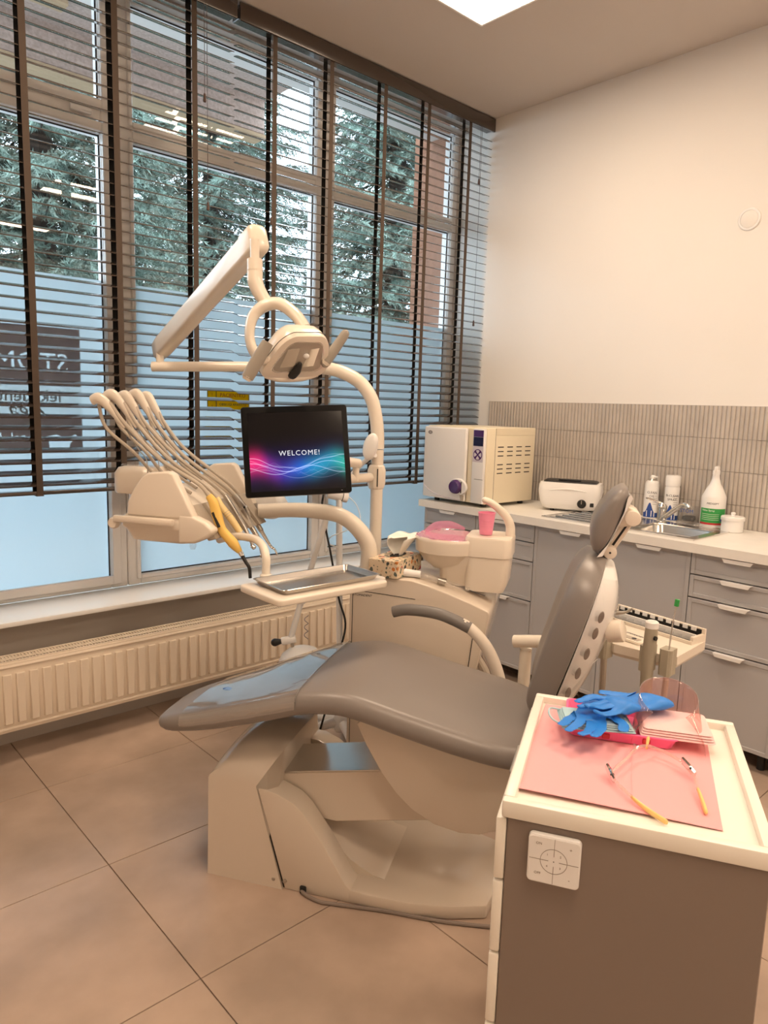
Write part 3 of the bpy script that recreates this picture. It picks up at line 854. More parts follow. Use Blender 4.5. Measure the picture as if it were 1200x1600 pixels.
for r in range(2):
    for c in range(4):
        for k in range(3):
            x = 3.155 + c * .083; z = 1.260 - r * .098 - k * .0245
            mk('vent_slot', box((x, AY0 - .0008, z), (x + .050, AY0 + .002, z + .0055), 0), M['void'], st, smooth=False)
mk('side_seam', box((AX0 + .068, AY0 - .0006, AZ0 + .004), (AX0 + .070, AY0 + .001, AZ1 - .004)), M['void'], st, smooth=False)
for fxx in (AX0 + .05, AX1 - .05):
    for fyy in (AY0 + .05, AY1 - .05):
        mk('foot', cyl((fxx, fyy, .925), (fxx, fyy, AZ0 + .002), .016, 14), M['dark'], st)

# ------------------------------------------------------------------ ultrasonic cleaner (rotated a little)
uc = thing('ultrasonic_cleaner', 'white rounded ultrasonic cleaner beside the steriliser', 'cleaner', (3.435, 2.205, .925), rot=math.radians(-66))
def ucr(w, dpt, z, r=.035): return [(a, b, z) for a, b in rrect(w, dpt, r, 5)]
mk('body', loft([ucr(.25, .12, .012, .03), ucr(.285, .145, .018), ucr(.315, .165, .05), ucr(.335, .182, .11), ucr(.330, .180, .145), ucr(.318, .172, .158), ucr(.290, .150, .160)]), M['white'], uc, angle=50)
mk('lid', loft([ucr(.288, .148, .1605, .03), ucr(.284, .144, .167, .03), ucr(.262, .124, .171, .025), ucr(.16, .06, .173, .02)]), M['dark'], uc, angle=50)
mk('lid_grip', box((-.06, -.065, .1715), (.06, -.045, .179), .003, 2), M['dark'], uc)
mk('brow', tube([(-.10, -.0905, .118), (0, -.0925, .128), (.10, -.0905, .118)], [.002, .005, .002], 8, 6), M['white'], uc)
kb = mk('dial', lathe([(.024, 0), (.024, .006), (.020, .012), (.001, .013)], 24, (.075, -.083, .052), (0, -1, -.12)), M['dark'], uc)
mk('dial_pointer', box((.073, -.0975, .052), (.077, -.0955, .072)), M['silver'], kb, smooth=False)
mk('switch', box((.118, -.085, .038), (.138, -.074, .060), .002, 1), M['dark'], uc)
mk('drain_valve', cyl((.165, -.02, .05), (.192, -.02, .05), .012, 12, .002), M['dark'], uc)
for a in (-.09, .09):
    for b_ in (-.04, .04): mk('foot', cyl((a, b_, 0), (a, b_, .014), .012, 12), M['dark'], uc)

# ------------------------------------------------------------------ bottles and jars behind the sink
def around(vf, c, r, ang0, z):
    """wrap flat lettering (x, y) round a vertical cylinder, centred on the direction ang0"""
    out = []
    for p in vf[0]:
        a = ang0 + p[0] / r
        out.append((c[0] + (r + p[2]) * math.cos(a), c[1] + (r + p[2]) * math.sin(a), z + p[1]))
    return out, vf[1]
def arc_patch(c, r, a0, a1, z0, z1, n=16, d=.0006, wave=None):
    V = []; F = []
    for i in range(n + 1):
        a = a0 + (a1 - a0) * i / n
        zt = z1 if wave is None else wave(i / n)
        for rr, zz in ((r, z0), (r + d, z0), (r + d, zt), (r, zt)): V.append((c[0] + rr * math.cos(a), c[1] + rr * math.sin(a), zz))
    for i in range(n):
        for j in range(4): F.append((i * 4 + j, i * 4 + (j + 1) % 4, i * 4 + 4 + (j + 1) % 4, i * 4 + 4 + j))
    F += [(0, 1, 2, 3), (n * 4 + 3, n * 4 + 2, n * 4 + 1, n * 4)]
    return V, F
LOOK = math.radians(205)     # direction from the shelf back towards the room
def can(x, y, h, r, capped, title, label):
    c = (x, y); z0 = .9255
    t = thing('spray_can', label, 'spray can', (x, y, z0), group='spray cans behind the sink')
    hb = h * (.78 if capped else .86)
    mk('body', lathe([(r - .004, z0), (r, z0 + .004), (r, z0 + hb - .012), (r - .003, z0 + hb), (r * .72, z0 + hb + .008), (.010, z0 + hb + .009)], 28, (x, y, 0)), M['white'], t)
    mk('bottom_print', arc_patch(c, r, LOOK - 1.3, LOOK + 1.3, z0 + .006, z0 + .07, 24, .0005, lambda s: z0 + .03 + .055 * math.exp(-((s - .45) / .16) ** 2)), M['blue'], t, label='dark blue printed shape')
    mk('stripe', join(*[arc_patch(c, r + .0004, LOOK + a, LOOK + a + .12, z0 + .01, z0 + .012 + .03, 3, .0004) for a in (-.55, .1, .5)]), M['white'], t)
    for k, s in enumerate(title):
        mk('lettering', around(text_vf(s, .0165, .0006), c, r + .0002, LOOK + .05, z0 + hb * .72 - .02 * k), M['ink'], t, smooth=False)
    mk('small_print', join(*[arc_patch(c, r, LOOK + .25, LOOK + .85, z0 + .075 + .011 * k, z0 + .077 + .011 * k, 4, .0004) for k in range(6)]), M['greyink'], t)
    if capped:
        mk('cap', lathe([(r + .0008, z0 + hb - .002), (r + .0008, z0 + h - .006), (r - .003, z0 + h), (.001, z0 + h)], 28, (x, y, 0)), M['white'], t)
    else:
        mk('valve_cup', lathe([(r * .72, z0 + hb + .006), (r * .45, z0 + hb + .018), (.006, z0 + hb + .019)], 20, (x, y, 0)), M['silver'], t)
        mk('spray_head', join(lathe([(.013, z0 + hb + .018), (.013, z0 + hb + .030), (.009, z0 + hb + .036), (.001, z0 + hb + .037)], 16, (x, y, 0)), cyl((x, y, z0 + hb + .027), (x - .010, y - .028, z0 + hb + .029), .005, 10)), M['white'], t)
can(3.592, 1.812, .222, .036, False, ('CLEAN', 'OIL'), 'white spray can with open nozzle, left one behind the tap')
can(3.590, 1.700, .236, .036, True, ('BI-CLEAN', 'SPRAY'), 'white spray can with a cap, right one behind the tap')

gb = thing('glass_beaker', 'clear square glass with blue lettering behind the sink', 'glass', (3.585, 1.600, .9255))
gz = .9255
mk('glass', join(loft([[(3.585 + a, 1.600 + b, z) for a, b in rrect(s, s, .008, 3)] for s, z in ((.074, gz), (.078, gz + .004), (.080, gz + .088), (.075, gz + .088), (.073, gz + .012), (.068, gz + .010))])), M['clear'], gb)
mk('contents', loft([[(3.585 + a, 1.600 + b, z) for a, b in rrect(s, s, .02, 4)] for s, z in ((.05, gz + .014), (.060, gz + .020), (.058, gz + .036), (.04, gz + .040))]), M['dark'], gb)
mk('lettering', xf(text_vf('STOM', .026), Matrix(((0, 0, -1, 3.5440), (-1, 0, 0, 1.596), (0, 1, 0, gz + .066), (0, 0, 0, 1)))), M['blue'], gb, smooth=False)

bt = thing('spray_bottle', 'white spray bottle with green and red label by the sink', 'bottle', (3.565, 1.475, .9255))
bx_, by_, bz = 3.565, 1.475, .9255
mk('body', lathe([(.052, bz), (.056, bz + .006), (.056, bz + .150), (.053, bz + .160), (.040, bz + .190), (.026, bz + .215), (.018, bz + .240), (.015, bz + .262), (.016, bz + .266)], 32, (bx_, by_, 0)), M['white'], bt, angle=60)
mk('label_green', arc_patch((bx_, by_), .0562, LOOK - 1.25, LOOK + 1.25, bz + .028, bz + .098, 24), M['green'], bt)
mk('label_red', arc_patch((bx_, by_), .0562, LOOK - 1.25, LOOK + 1.25, bz + .018, bz + .028, 24), M['red'], bt)
mk('label_blue', arc_patch((bx_, by_), .0566, LOOK + .62, LOOK + 1.05, bz + .035, bz + .055, 6), M['blue'], bt)
mk('lettering', around(text_vf('MEDISEPT', .013, .0006), (bx_, by_), .0562, LOOK - .1, bz + .122), M['ink'], bt, smooth=False)
mk('lettering', around(text_vf('Velox Spray', .013, .0006), (bx_, by_), .0568, LOOK - .45, bz + .088), M['white'], bt, smooth=False)
mk('small_print', join(*[arc_patch((bx_, by_), .0566, LOOK - 1.0, LOOK + .5, bz + .042 + .009 * k, bz + .0435 + .009 * k, 10, .0004) for k in range(4)]), M['white'], bt)
mk('trigger_head', join(lathe([(.017, bz + .262), (.017, bz + .280), (.012, bz + .284)], 20, (bx_, by_, 0)), box((bx_ - .012, by_ - .010, bz + .280), (bx_ + .020, by_ + .010, bz + .302), .006, 2),
     tube([(bx_ - .012, by_, bz + .288), (bx_ - .024, by_, bz + .278), (bx_ - .028, by_, bz + .255)], .004, 8, 4)), M['white'], bt)

jr = thing('dappen_jar', 'low round white jar with knobbed lid beside the spray bottle', 'jar', (3.515, 1.357, .9255))
mk('body', lathe([(.046, gz), (.049, gz + .003), (.049, gz + .055), (.046, gz + .056)], 28, (3.515, 1.357, 0)), M['white'], jr)
ld = mk('lid', lathe([(.053, gz + .056), (.053, gz + .070), (.050, gz + .074), (.010, gz + .076)], 28, (3.515, 1.357, 0)), M['white'], jr)
mk('knob', lathe([(.010, gz + .075), (.008, gz + .080), (.011, gz + .088), (.008, gz + .094), (.001, gz + .095)], 16, (3.515, 1.357, 0)), M['white'], ld)
# ------------------------------------------------------------------ dental chair (chair frame: u along the chair towards the head, v across it, z up)
def interp(tab, x):
    """Catmull-Rom through rows (x, a, b, ...)"""
    n = len(tab)
    i = 0
    while i < n - 2 and x > tab[i + 1][0]: i += 1
    t = (x - tab[i][0]) / (tab[i + 1][0] - tab[i][0])
    out = []
    for c in range(1, len(tab[0])):
        p1, p2 = tab[i][c], tab[i + 1][c]
        h = tab[i + 1][0] - tab[i][0]
        m1 = (p2 - tab[i - 1][c]) / (tab[i + 1][0] - tab[i - 1][0]) if i > 0 else (p2 - p1) / h
        m2 = (tab[i + 2][c] - p1) / (tab[i + 2][0] - tab[i][0]) if i < n - 2 else (p2 - p1) / h
        t2, t3 = t * t, t ** 3
        out.append((2 * t3 - 3 * t2 + 1) * p1 + (t3 - 2 * t2 + t) * h * m1 + (-2 * t3 + 3 * t2) * p2 + (t3 - t2) * h * m2)
    return out

ch = thing('dental_chair', 'grey upholstered dental chair on a cream pedestal', 'chair', (-.60, 2.07, 0), 'chair')
SEAT = [(-1.190, .470, .505, 1.815, 2.075), (-1.15, .470, .520, 1.795, 2.100), (-1.02, .495, .560, 1.788, 2.165), (-.90, .530, .600, 1.786, 2.235), (-.816, .557, .628, 1.785, 2.275),
        (-.72, .588, .655, 1.785, 2.300), (-.62, .602, .668, 1.785, 2.310), (-.547, .594, .662, 1.785, 2.310), (-.436, .569, .638, 1.785, 2.310), (-.258, .534, .602, 1.788, 2.308),
        (-.138, .515, .580, 1.80, 2.30), (-.085, .510, .572, 1.83, 2.27)]
def cushion_ring(u, zb, zt, v0, v1, shrink=0.0, crown=.010, lift=0.0):
    w, h = (v1 - v0), (zt - zb)
    vc, zc = (v0 + v1) / 2, (zb + zt) / 2
    R = []
    for a, b in rrect(w * (1 - shrink * .25), h * (1 - shrink), min(h * .46, .032), 5):
        k = 1 - (2 * a / w) ** 2
        bb = b + (crown * k if b > 0 else 0)
        R.append((u, vc + a, zc + bb + (lift if b > -h * .2 else 0)))
    # a few extra points across the flat top and bottom
    out = []
    for i in range(len(R)):
        p, q = R[i], R[(i + 1) % len(R)]
        out.append(p)
        if abs(p[1] - q[1]) > .15:
            for s in (.2, .4, .6, .8):
                vv = p[1] + (q[1] - p[1]) * s
                k = 1 - (2 * (vv - vc) / w) ** 2
                top = p[2] > zc
                out.append((u, vv, (zc + h / 2 * (1 - shrink) + crown * k + lift) if top else zc - h / 2 * (1 - shrink)))
    return out
us = [-1.190 + (1.190 - .085) * i / 44 for i in range(45)]
rings = [cushion_ring(-1.203, *interp(SEAT, -1.190), shrink=.55), cushion_ring(-1.199, *interp(SEAT, -1.190), shrink=.25)]
rings += [cushion_ring(u, *interp(SEAT, u)) for u in us]
rings += [cushion_ring(-.074, *interp(SEAT, -.085), shrink=.3), cushion_ring(-.068, *interp(SEAT, -.085), shrink=.65)]
seat = mk('seat', loft(rings), M['leather'], ch, angle=70, label='smooth grey upholstered seat and leg rest')

# clear protective wrap pulled over the foot end
def wrap_strip(u, ext):
    zb, zt, v0, v1 = interp(SEAT, u)
    full = cushion_ring(u, zb, zt, v0 - .003, v1 + .003, lift=.004)
    zc = (zb + zt) / 2
    top = [p for p in full if p[2] > zc - .012]
    top.sort(key=lambda p: p[1])
    return top
wr = [wrap_strip(u, 0) for u in [-1.11 + .375 * i / 16 for i in range(17)]]
n = min(len(r) for r in wr)
random.seed(5)
Vw = []; Fw = []
for i, r in enumerate(wr):
    for j in range(n):
        p = r[j]
        Vw.append((p[0], p[1], p[2] + random.uniform(0, .0025)))
for i in range(len(wr) - 1):
    for j in range(n - 1): Fw.append((i * n + j, (i + 1) * n + j, (i + 1) * n + j + 1, i * n + j + 1))
wrap = mk('plastic_wrap', (Vw, Fw), M['wrap'], seat, angle=70, label='clear shiny protective wrap over the leg rest')
mk('wrap_mark', prism([(-1.045, 1.945), (-1.010, 1.935), (-1.002, 1.950), (-1.035, 1.962)], .566, .5705, 'z'), M['blue'], seat, smooth=False)
mk('leg_rest_seam', tube([(*p[:2], p[2] + .001) for p in wrap_strip(-.735, 0)][2:-2], .0016, 5, 1), M['leather2'], seat)

# backrest: lofted along its own leaning axis
def lean(s, d, v):
    # s along the back, d forward of the axis (towards the foot end), v across
    return (-.060 + .279 * s - .960 * d, v, .615 + .960 * s + .279 * d)
BACK = [(0.0, .105, .030), (.03, .150, .050), (.09, .180, .060), (.20, .205, .064), (.32, .215, .064), (.40, .195, .060), (.445, .155, .052), (.475, .105, .038)]
def back_ring(s, hw, th, d0=-.004, bol=.030):
    R = []
    N = 14
    for i in range(N + 1):
        t = -1 + 2 * i / N
        e = (1 - abs(t) ** 6) ** .5 if abs(t) < 1 else 0
        d = th * e + bol * (t * t) * e
        R.append(lean(s, d0 + d, 2.065 + hw * t))
    for i in range(N - 1, 0, -1):
        t = -1 + 2 * i / N
        R.append(lean(s, d0 - .006 * (1 - t ** 8), 2.065 + hw * t))
    return R
ss = [.475 * i / 30 for i in range(31)]
R_ = [back_ring(-.008, .075, .014, bol=.004)] + [back_ring(s, *interp(BACK, s)) for s in ss] + [back_ring(.482, .075, .016, bol=.006)]
back = mk('backrest', loft(R_), M['leather'], ch, angle=70, label='grey padded backrest with raised sides')
SHELL = [(.04, .125, .035), (.10, .165, .052), (.22, .180, .068), (.34, .175, .070), (.42, .140, .055), (.462, .09, .03)]
def shell_ring(s, hw, th):
    R = []
    N = 12
    for i in range(N + 1):
        t = -1 + 2 * i / N
        R.append(lean(s, -.0105, 2.065 + hw * t))
    for i in range(N - 1, 0, -1):
        t = -1 + 2 * i / N
        R.append(lean(s, -.0105 - th * (1 - t ** 4) ** .6, 2.065 + hw * t))
    return R
shell = mk('back_shell', loft([shell_ring(s, *interp(SHELL, s)) for s in [.04 + .422 * i / 20 for i in range(21)]]), M['white'], ch, angle=60, label='white plastic shell behind the backrest')
for k, s in enumerate((.12, .185, .245, .305, .35)):
    hw, th = interp(SHELL, s)
    c = Vector(lean(s, -.0105 - th * .42, 2.065 - hw * .985))
    mk('shell_slot', xf(lathe([(.011, -.006), (.011, .004), (.008, .005), (.001, .003)], 16, (0, 0, 0), (0, -1, 0), .6, 1.4), Matrix.Translation(c) @ Matrix.Rotation(math.radians(16), 4, 'Y')), M['rubber'], shell)
mk('shell_wrap', loft([[(p[0] + .004, p[1] + (-.004 if p[1] < 2.065 else .004), p[2]) for p in shell_ring(s, *interp(SHELL, s))] for s in [.06 + .38 * i / 14 for i in range(15)]], caps=False), M['wrap'], shell, angle=60)
kn = Vector(lean(.31, -.085, 1.96))
mk('adjustment_knob', cyl(kn + Vector((-.012, 0, -.004)), kn + Vector((.030, -.012, .006)), .030, 24, .005), M['cream'], ch)
mk('wrap_thread', tube([lean(.23, -.075, 1.93), (-.005, 1.91, .72), (-.03, 1.90, .60), (-.06, 1.90, .50)], .0011, 5, 5), M['white'], ch)

# headrest
HP = [(.036, 1.117), (.033, 1.147), (.036, 1.176), (.045, 1.200), (.056, 1.220), (.072, 1.243), (.088, 1.261), (.104, 1.272), (.116, 1.276), (.125, 1.270), (.126, 1.255), (.117, 1.212), (.104, 1.172), (.090, 1.135), (.073, 1.105), (.056, 1.089), (.044, 1.096)]
hc = (.082, 1.185)
def head_ring(v, k, grow=0.0):
    return [(hc[0] + (a - hc[0]) * k, v, hc[1] + (b - hc[1]) * (k ** .6)) for a, b in HP]
hv = [(1.952, .12), (1.955, .45), (1.962, .70), (1.975, .88), (2.00, .98), (2.06, 1.0), (2.12, .98), (2.145, .88), (2.158, .70), (2.165, .45), (2.168, .12)]
mk('headrest', loft([head_ring(v, k) for v, k in hv]), M['leather'], ch, angle=70, label='grey oval headrest cushion')
mk('headrest_plate', prism([(.060, 1.088), (.068, 1.090), (.133, 1.248), (.129, 1.256), (.124, 1.248), (.118, 1.210), (.092, 1.134)], 1.965, 2.150, 'v', .002, 1), M['white'], ch)
mk('headrest_joint', cyl((.142, 2.000, 1.190), (.142, 2.120, 1.190), .021, 24, .004), M['cream'], ch)
mk('headrest_lug', prism([(.095, 1.185), (.125, 1.222), (.150, 1.213), (.160, 1.190), (.140, 1.168), (.110, 1.160)], 2.02, 2.10, 'v', .004, 1), M['cream'], ch)
mk('headrest_link', prism([(.150, 1.180), (.130, 1.196), (.072, 1.098), (.098, 1.085)], 2.030, 2.090, 'v', .004, 1), M['cream'], ch)
mk('link_slot', prism([(.132, 1.168), (.128, 1.172), (.092, 1.108), (.097, 1.104)], 2.028, 2.029, 'v'), M['void'], ch, smooth=False)
mk('headrest_pivot', cyl((.090, 2.000, 1.093), (.090, 2.120, 1.093), .018, 20, .003), M['cream'], ch)
mk('pivot_screw', cyl((.090, 1.998, 1.093), (.090, 2.0, 1.093), .003, 8), M['dark'], ch)
mk('headrest_stem', prism([(.078, 1.098), (.100, 1.084), (.070, 1.020), (.045, 1.030)], 2.035, 2.085, 'v', .003, 1), M['white'], ch)

# armrest on the far side
arm_pts = [(-.605, 2.365, .752), (-.55, 2.365, .766), (-.455, 2.365, .764), (-.392, 2.365, .748), (-.332, 2.365, .724), (-.272, 2.365, .663), (-.230, 2.365, .577), (-.212, 2.36, .49), (-.215, 2.32, .42), (-.24, 2.25, .39)]
mk('armrest_tube', tube([arm_pts[3], *arm_pts[4:]], [.0185, .019, .021, .022, .022, .022, .022], 16, 6), M['cream'], ch)
mk('armrest_grip', tube(arm_pts[:5], [.020, .0205, .0205, .0205, .0205], 16, 8), M['leather2'], ch, label='grey rubber armrest grip')

# seat carrier, lift arm and pedestal
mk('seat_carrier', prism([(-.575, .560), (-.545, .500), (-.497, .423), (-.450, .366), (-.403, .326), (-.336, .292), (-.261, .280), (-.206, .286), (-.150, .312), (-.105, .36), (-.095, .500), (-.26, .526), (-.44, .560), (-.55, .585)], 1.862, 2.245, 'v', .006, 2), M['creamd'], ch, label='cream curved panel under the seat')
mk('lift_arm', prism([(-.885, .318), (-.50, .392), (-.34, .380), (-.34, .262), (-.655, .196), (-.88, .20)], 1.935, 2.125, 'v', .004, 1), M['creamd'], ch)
mk('lift_arm_plate', prism([(-.872, .3215), (-.505, .3925), (-.505, .3955), (-.873, .3250)], 1.932, 2.128, 'v'), M['steel'], ch, smooth=False, label='brushed steel plate on the lift arm')
for uu, vv in ((-.845, 1.955), (-.845, 2.02)):
    mk('plate_screw', cyl((uu, vv, .326), (uu, vv, .333), .006, 12), M['dark'], ch)
DOME = [(-1.048, .318, .326), (-1.03, .320, .372), (-.99, .324, .418), (-.94, .322, .445), (-.875, .316, .455), (-.845, .310, .455)]
def dome_ring(u, s, c, k=1.0, lean_=0.0):
    V0, V1 = 1.850 + .006 * (1 - k), 2.290 - .006 * (1 - k)
    R = [(u, V0 - .008, .0), (u, V0 - .003, s * .5), (u, V0, s)]
    for i in range(1, 12):
        t = i / 12
        a = math.pi * t
        z = s + (c - s) * math.sin(a) ** .75
        R.append((u + lean_ * (z - s), V0 + (V1 - V0) * (.5 - .5 * math.cos(a)), z))
    R += [(u, V1, s), (u, V1 + .003, s * .5), (u, V1 + .008, 0)]
    return R
def slant(ring_, k):
    # the joint with the rear shell leans back towards the top
    return [(p[0] + k * .092 * max(0.0, 1 - p[2] / .31), p[1], p[2]) for p in ring_]
rings = [slant(dome_ring(u, *interp(DOME, u)), i / 10) for i, u in enumerate([-1.045 + .155 * i / 9 for i in range(10)])]
rings.append(slant(dome_ring(-.884, *interp(DOME, -.884), lean_=.65), 1.0))
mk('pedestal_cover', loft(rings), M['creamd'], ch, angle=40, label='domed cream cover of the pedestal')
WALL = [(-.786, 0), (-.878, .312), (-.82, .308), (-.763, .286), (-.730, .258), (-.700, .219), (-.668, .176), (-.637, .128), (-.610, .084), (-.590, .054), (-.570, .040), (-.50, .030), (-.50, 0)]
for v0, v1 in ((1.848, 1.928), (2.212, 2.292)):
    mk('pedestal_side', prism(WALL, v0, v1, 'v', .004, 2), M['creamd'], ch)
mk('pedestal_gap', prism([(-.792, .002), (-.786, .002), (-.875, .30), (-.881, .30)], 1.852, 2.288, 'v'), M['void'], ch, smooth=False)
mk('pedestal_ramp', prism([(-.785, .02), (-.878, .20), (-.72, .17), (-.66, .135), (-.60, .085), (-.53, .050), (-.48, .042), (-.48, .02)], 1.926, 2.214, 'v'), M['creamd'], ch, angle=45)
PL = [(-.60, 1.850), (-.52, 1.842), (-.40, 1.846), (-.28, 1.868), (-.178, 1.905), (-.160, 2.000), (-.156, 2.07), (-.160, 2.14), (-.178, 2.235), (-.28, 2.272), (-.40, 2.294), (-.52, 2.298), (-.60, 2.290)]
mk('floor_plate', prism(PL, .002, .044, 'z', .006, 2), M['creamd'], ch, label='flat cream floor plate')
for uu in (-.812, -.775):
    mk('cover_screw', cyl((uu - .01, 1.849, .028), (uu - .01, 1.842, .028), .006, 12, .001), M['silver'], ch)
mk('cable_notch', box((-.735, 1.8405, .0), (-.715, 1.850, .025), .003, 1), M['void'], ch)

cb = one('floor_cable', tube([(1.190, 1.612, .012), (1.176, 1.585, .010), (1.190, 1.530, .007), (1.217, 1.493, .006), (1.313, 1.373, .006), (1.411, 1.235, .006), (1.514, 1.118, .006), (1.62, 1.03, .006)], .0055, 8, 8), M['rubber'],
         'brown cable lying on the floor beside the chair pedestal', 'cable', (1.313, 1.373, 0))
# ------------------------------------------------------------------ dental unit: cuspidor cabinet
du = thing('dental_unit', 'cream cuspidor cabinet with sloping top behind the chair', 'dental unit', (-.57, 2.78, 0), 'chair')
BODY = [(-.845, .01), (-.845, .806), (-.838, .815), (-.60, .812), (-.53, .797), (-.454, .776), (-.37, .748), (-.300, .720), (-.292, .708), (-.345, .43), (-.415, .08), (-.425, .01)]
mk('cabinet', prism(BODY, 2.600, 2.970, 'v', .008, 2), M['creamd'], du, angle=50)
mk('front_seam', prism([(-.800, .753), (-.580, .741), (-.580, .739), (-.800, .751)], 2.5985, 2.601, 'v'), M['void'], du, smooth=False)
mk('side_seam', prism([(-.352, .635), (-.349, .635), (-.372, .40), (-.375, .40)], 2.5985, 2.601, 'v'), M['void'], du, smooth=False)
mk('corner_seam', box((-.8325, 2.5985, .02), (-.8305, 2.601, .75)), M['void'], du, smooth=False)
mk('lettering', xf(text_vf('STOMADENT', .013, .0006, shear=.2), Matrix(((1, 0, 0, -.792), (0, 0, -1, 2.5990), (0, 1, 0, .735), (0, 0, 0, 1)))), M['ink'], du, smooth=False)
mk('drain_hose', tube([(-.35, 2.68, .52), (-.30, 2.66, .45), (-.29, 2.65, .34), (-.31, 2.66, .20), (-.36, 2.68, .08)], .016, 10, 6), M['hose'], du)
mk('service_hose', tube([(-.34, 2.75, .50), (-.285, 2.72, .42), (-.275, 2.72, .30), (-.30, 2.73, .12), (-.33, 2.73, .02)], .013, 10, 6), M['rubber'], du)

sp = thing('spittoon', 'cream spittoon bowl lined with thin pink film', 'spittoon', (-.45, 2.79, .80), 'chair')
bc = (-.490, 2.785)
mk('bowl', lathe([(.02, .832), (.06, .838), (.098, .868), (.122, .903), (.130, .906), (.134, .950), (.133, .962), (.127, .966), (.120, .958), (.100, .905), (.06, .868), (.001, .860)], 40, (bc[0], bc[1], 0), (0, 0, 1), 1.04, .95), M['cream'], sp, angle=60)
def blk(w0, w1, d, z, r, cx=-.31): return [(a, b, z) for a, b in rrect(w0, d, r, 5, cx, 2.79)]
mk('block', loft([blk(.150, 0, .175, .768, .03, -.335), blk(.165, 0, .185, .800, .035, -.330), blk(.172, 0, .190, .890, .035, -.328), blk(.172, 0, .190, .903, .035, -.328), blk(.182, 0, .200, .906, .035, -.327),
     blk(.182, 0, .200, .972, .035, -.327), blk(.174, 0, .192, .980, .032, -.327), blk(.12, 0, .14, .981, .02, -.327)]), M['cream'], sp, angle=45)
mk('neck', loft([[(a, b, z) for a, b in rrect(.20, w, .04, 4, -.42, 2.787)] for w, z in ((.10, .775), (.13, .82), (.17, .88), (.18, .904))]), M['cream'], sp, angle=60)
mk('water_spout', tube([(-.252, 2.80, .978), (-.255, 2.80, 1.020), (-.272, 2.797, 1.055), (-.300, 2.793, 1.083), (-.330, 2.788, 1.105), (-.356, 2.785, 1.116)], [.019, .018, .0165, .0155, .0145, .013], 14, 6, cap_round=True), M['cream'], sp)
random.seed(9)
prof = [(.131, .966), (.124, .969), (.110, .960), (.095, .950), (.070, .944), (.035, .938), (.002, .942)]
Vv_, Ff_ = lathe(prof, 36, (bc[0], bc[1], 0), (0, 0, 1), 1.04, .95)
Vv_ = [(x + random.uniform(-.004, .004), y + random.uniform(-.004, .004), z + random.uniform(-.008, .006) if i >= 36 else z + random.uniform(-.003, .004)) for i, (x, y, z) in enumerate(Vv_)]
mk('pink_film', (Vv_, Ff_), M['pinkwrap'], sp, angle=60, label='thin pink plastic film lining the bowl')
mk('film_peak', tube([(-.60, 2.83, .968), (-.56, 2.85, .990), (-.50, 2.86, .996), (-.44, 2.85, .985)], [.006, .016, .016, .005], 8, 5, .25), M['pinkwrap'], sp)

cu = thing('plastic_cup', 'pink plastic cup on the spittoon block', 'cup', (-.345, 2.775, .982), 'chair')
mk('cup', lathe([(.0235, .9825), (.025, .984), (.033, 1.066), (.0345, 1.067), (.0345, 1.070), (.0315, 1.070), (.0235, .987), (.001, .986)], 30, (-.345, 2.775, 0)), M['pink'], cu, angle=50)
mk('rib', join(*[lathe([(.0265 + .006 * k / 6, 1.0 + .01 * k), (.0272 + .006 * k / 6, 1.0015 + .01 * k), (.0265 + .006 * k / 6, 1.003 + .01 * k)], 30, (-.345, 2.775, 0)) for k in range(5)]), M['pink'], cu)

pt = thing('suction_tube', 'clear plastic tube with white cap lying below the spittoon', 'tube', (-.45, 2.665, .79), 'chair')
mk('tube', tube([(-.575, 2.655, .826), (-.50, 2.660, .808), (-.43, 2.668, .790), (-.385, 2.672, .778)], .011, 12, 4), M['clear'], pt)
mk('cap', tube([(-.640, 2.648, .830), (-.575, 2.655, .826)], [.016, .014], 12, 1), M['white'], pt)
mk('collar', tube([(-.505, 2.659, .8095), (-.475, 2.662, .802)], .0135, 12, 1), M['silver'], pt)
mk('wire', tube([(-.385, 2.672, .778), (-.35, 2.68, .766), (-.325, 2.69, .757)], .0014, 5, 4), M['ink'], pt)

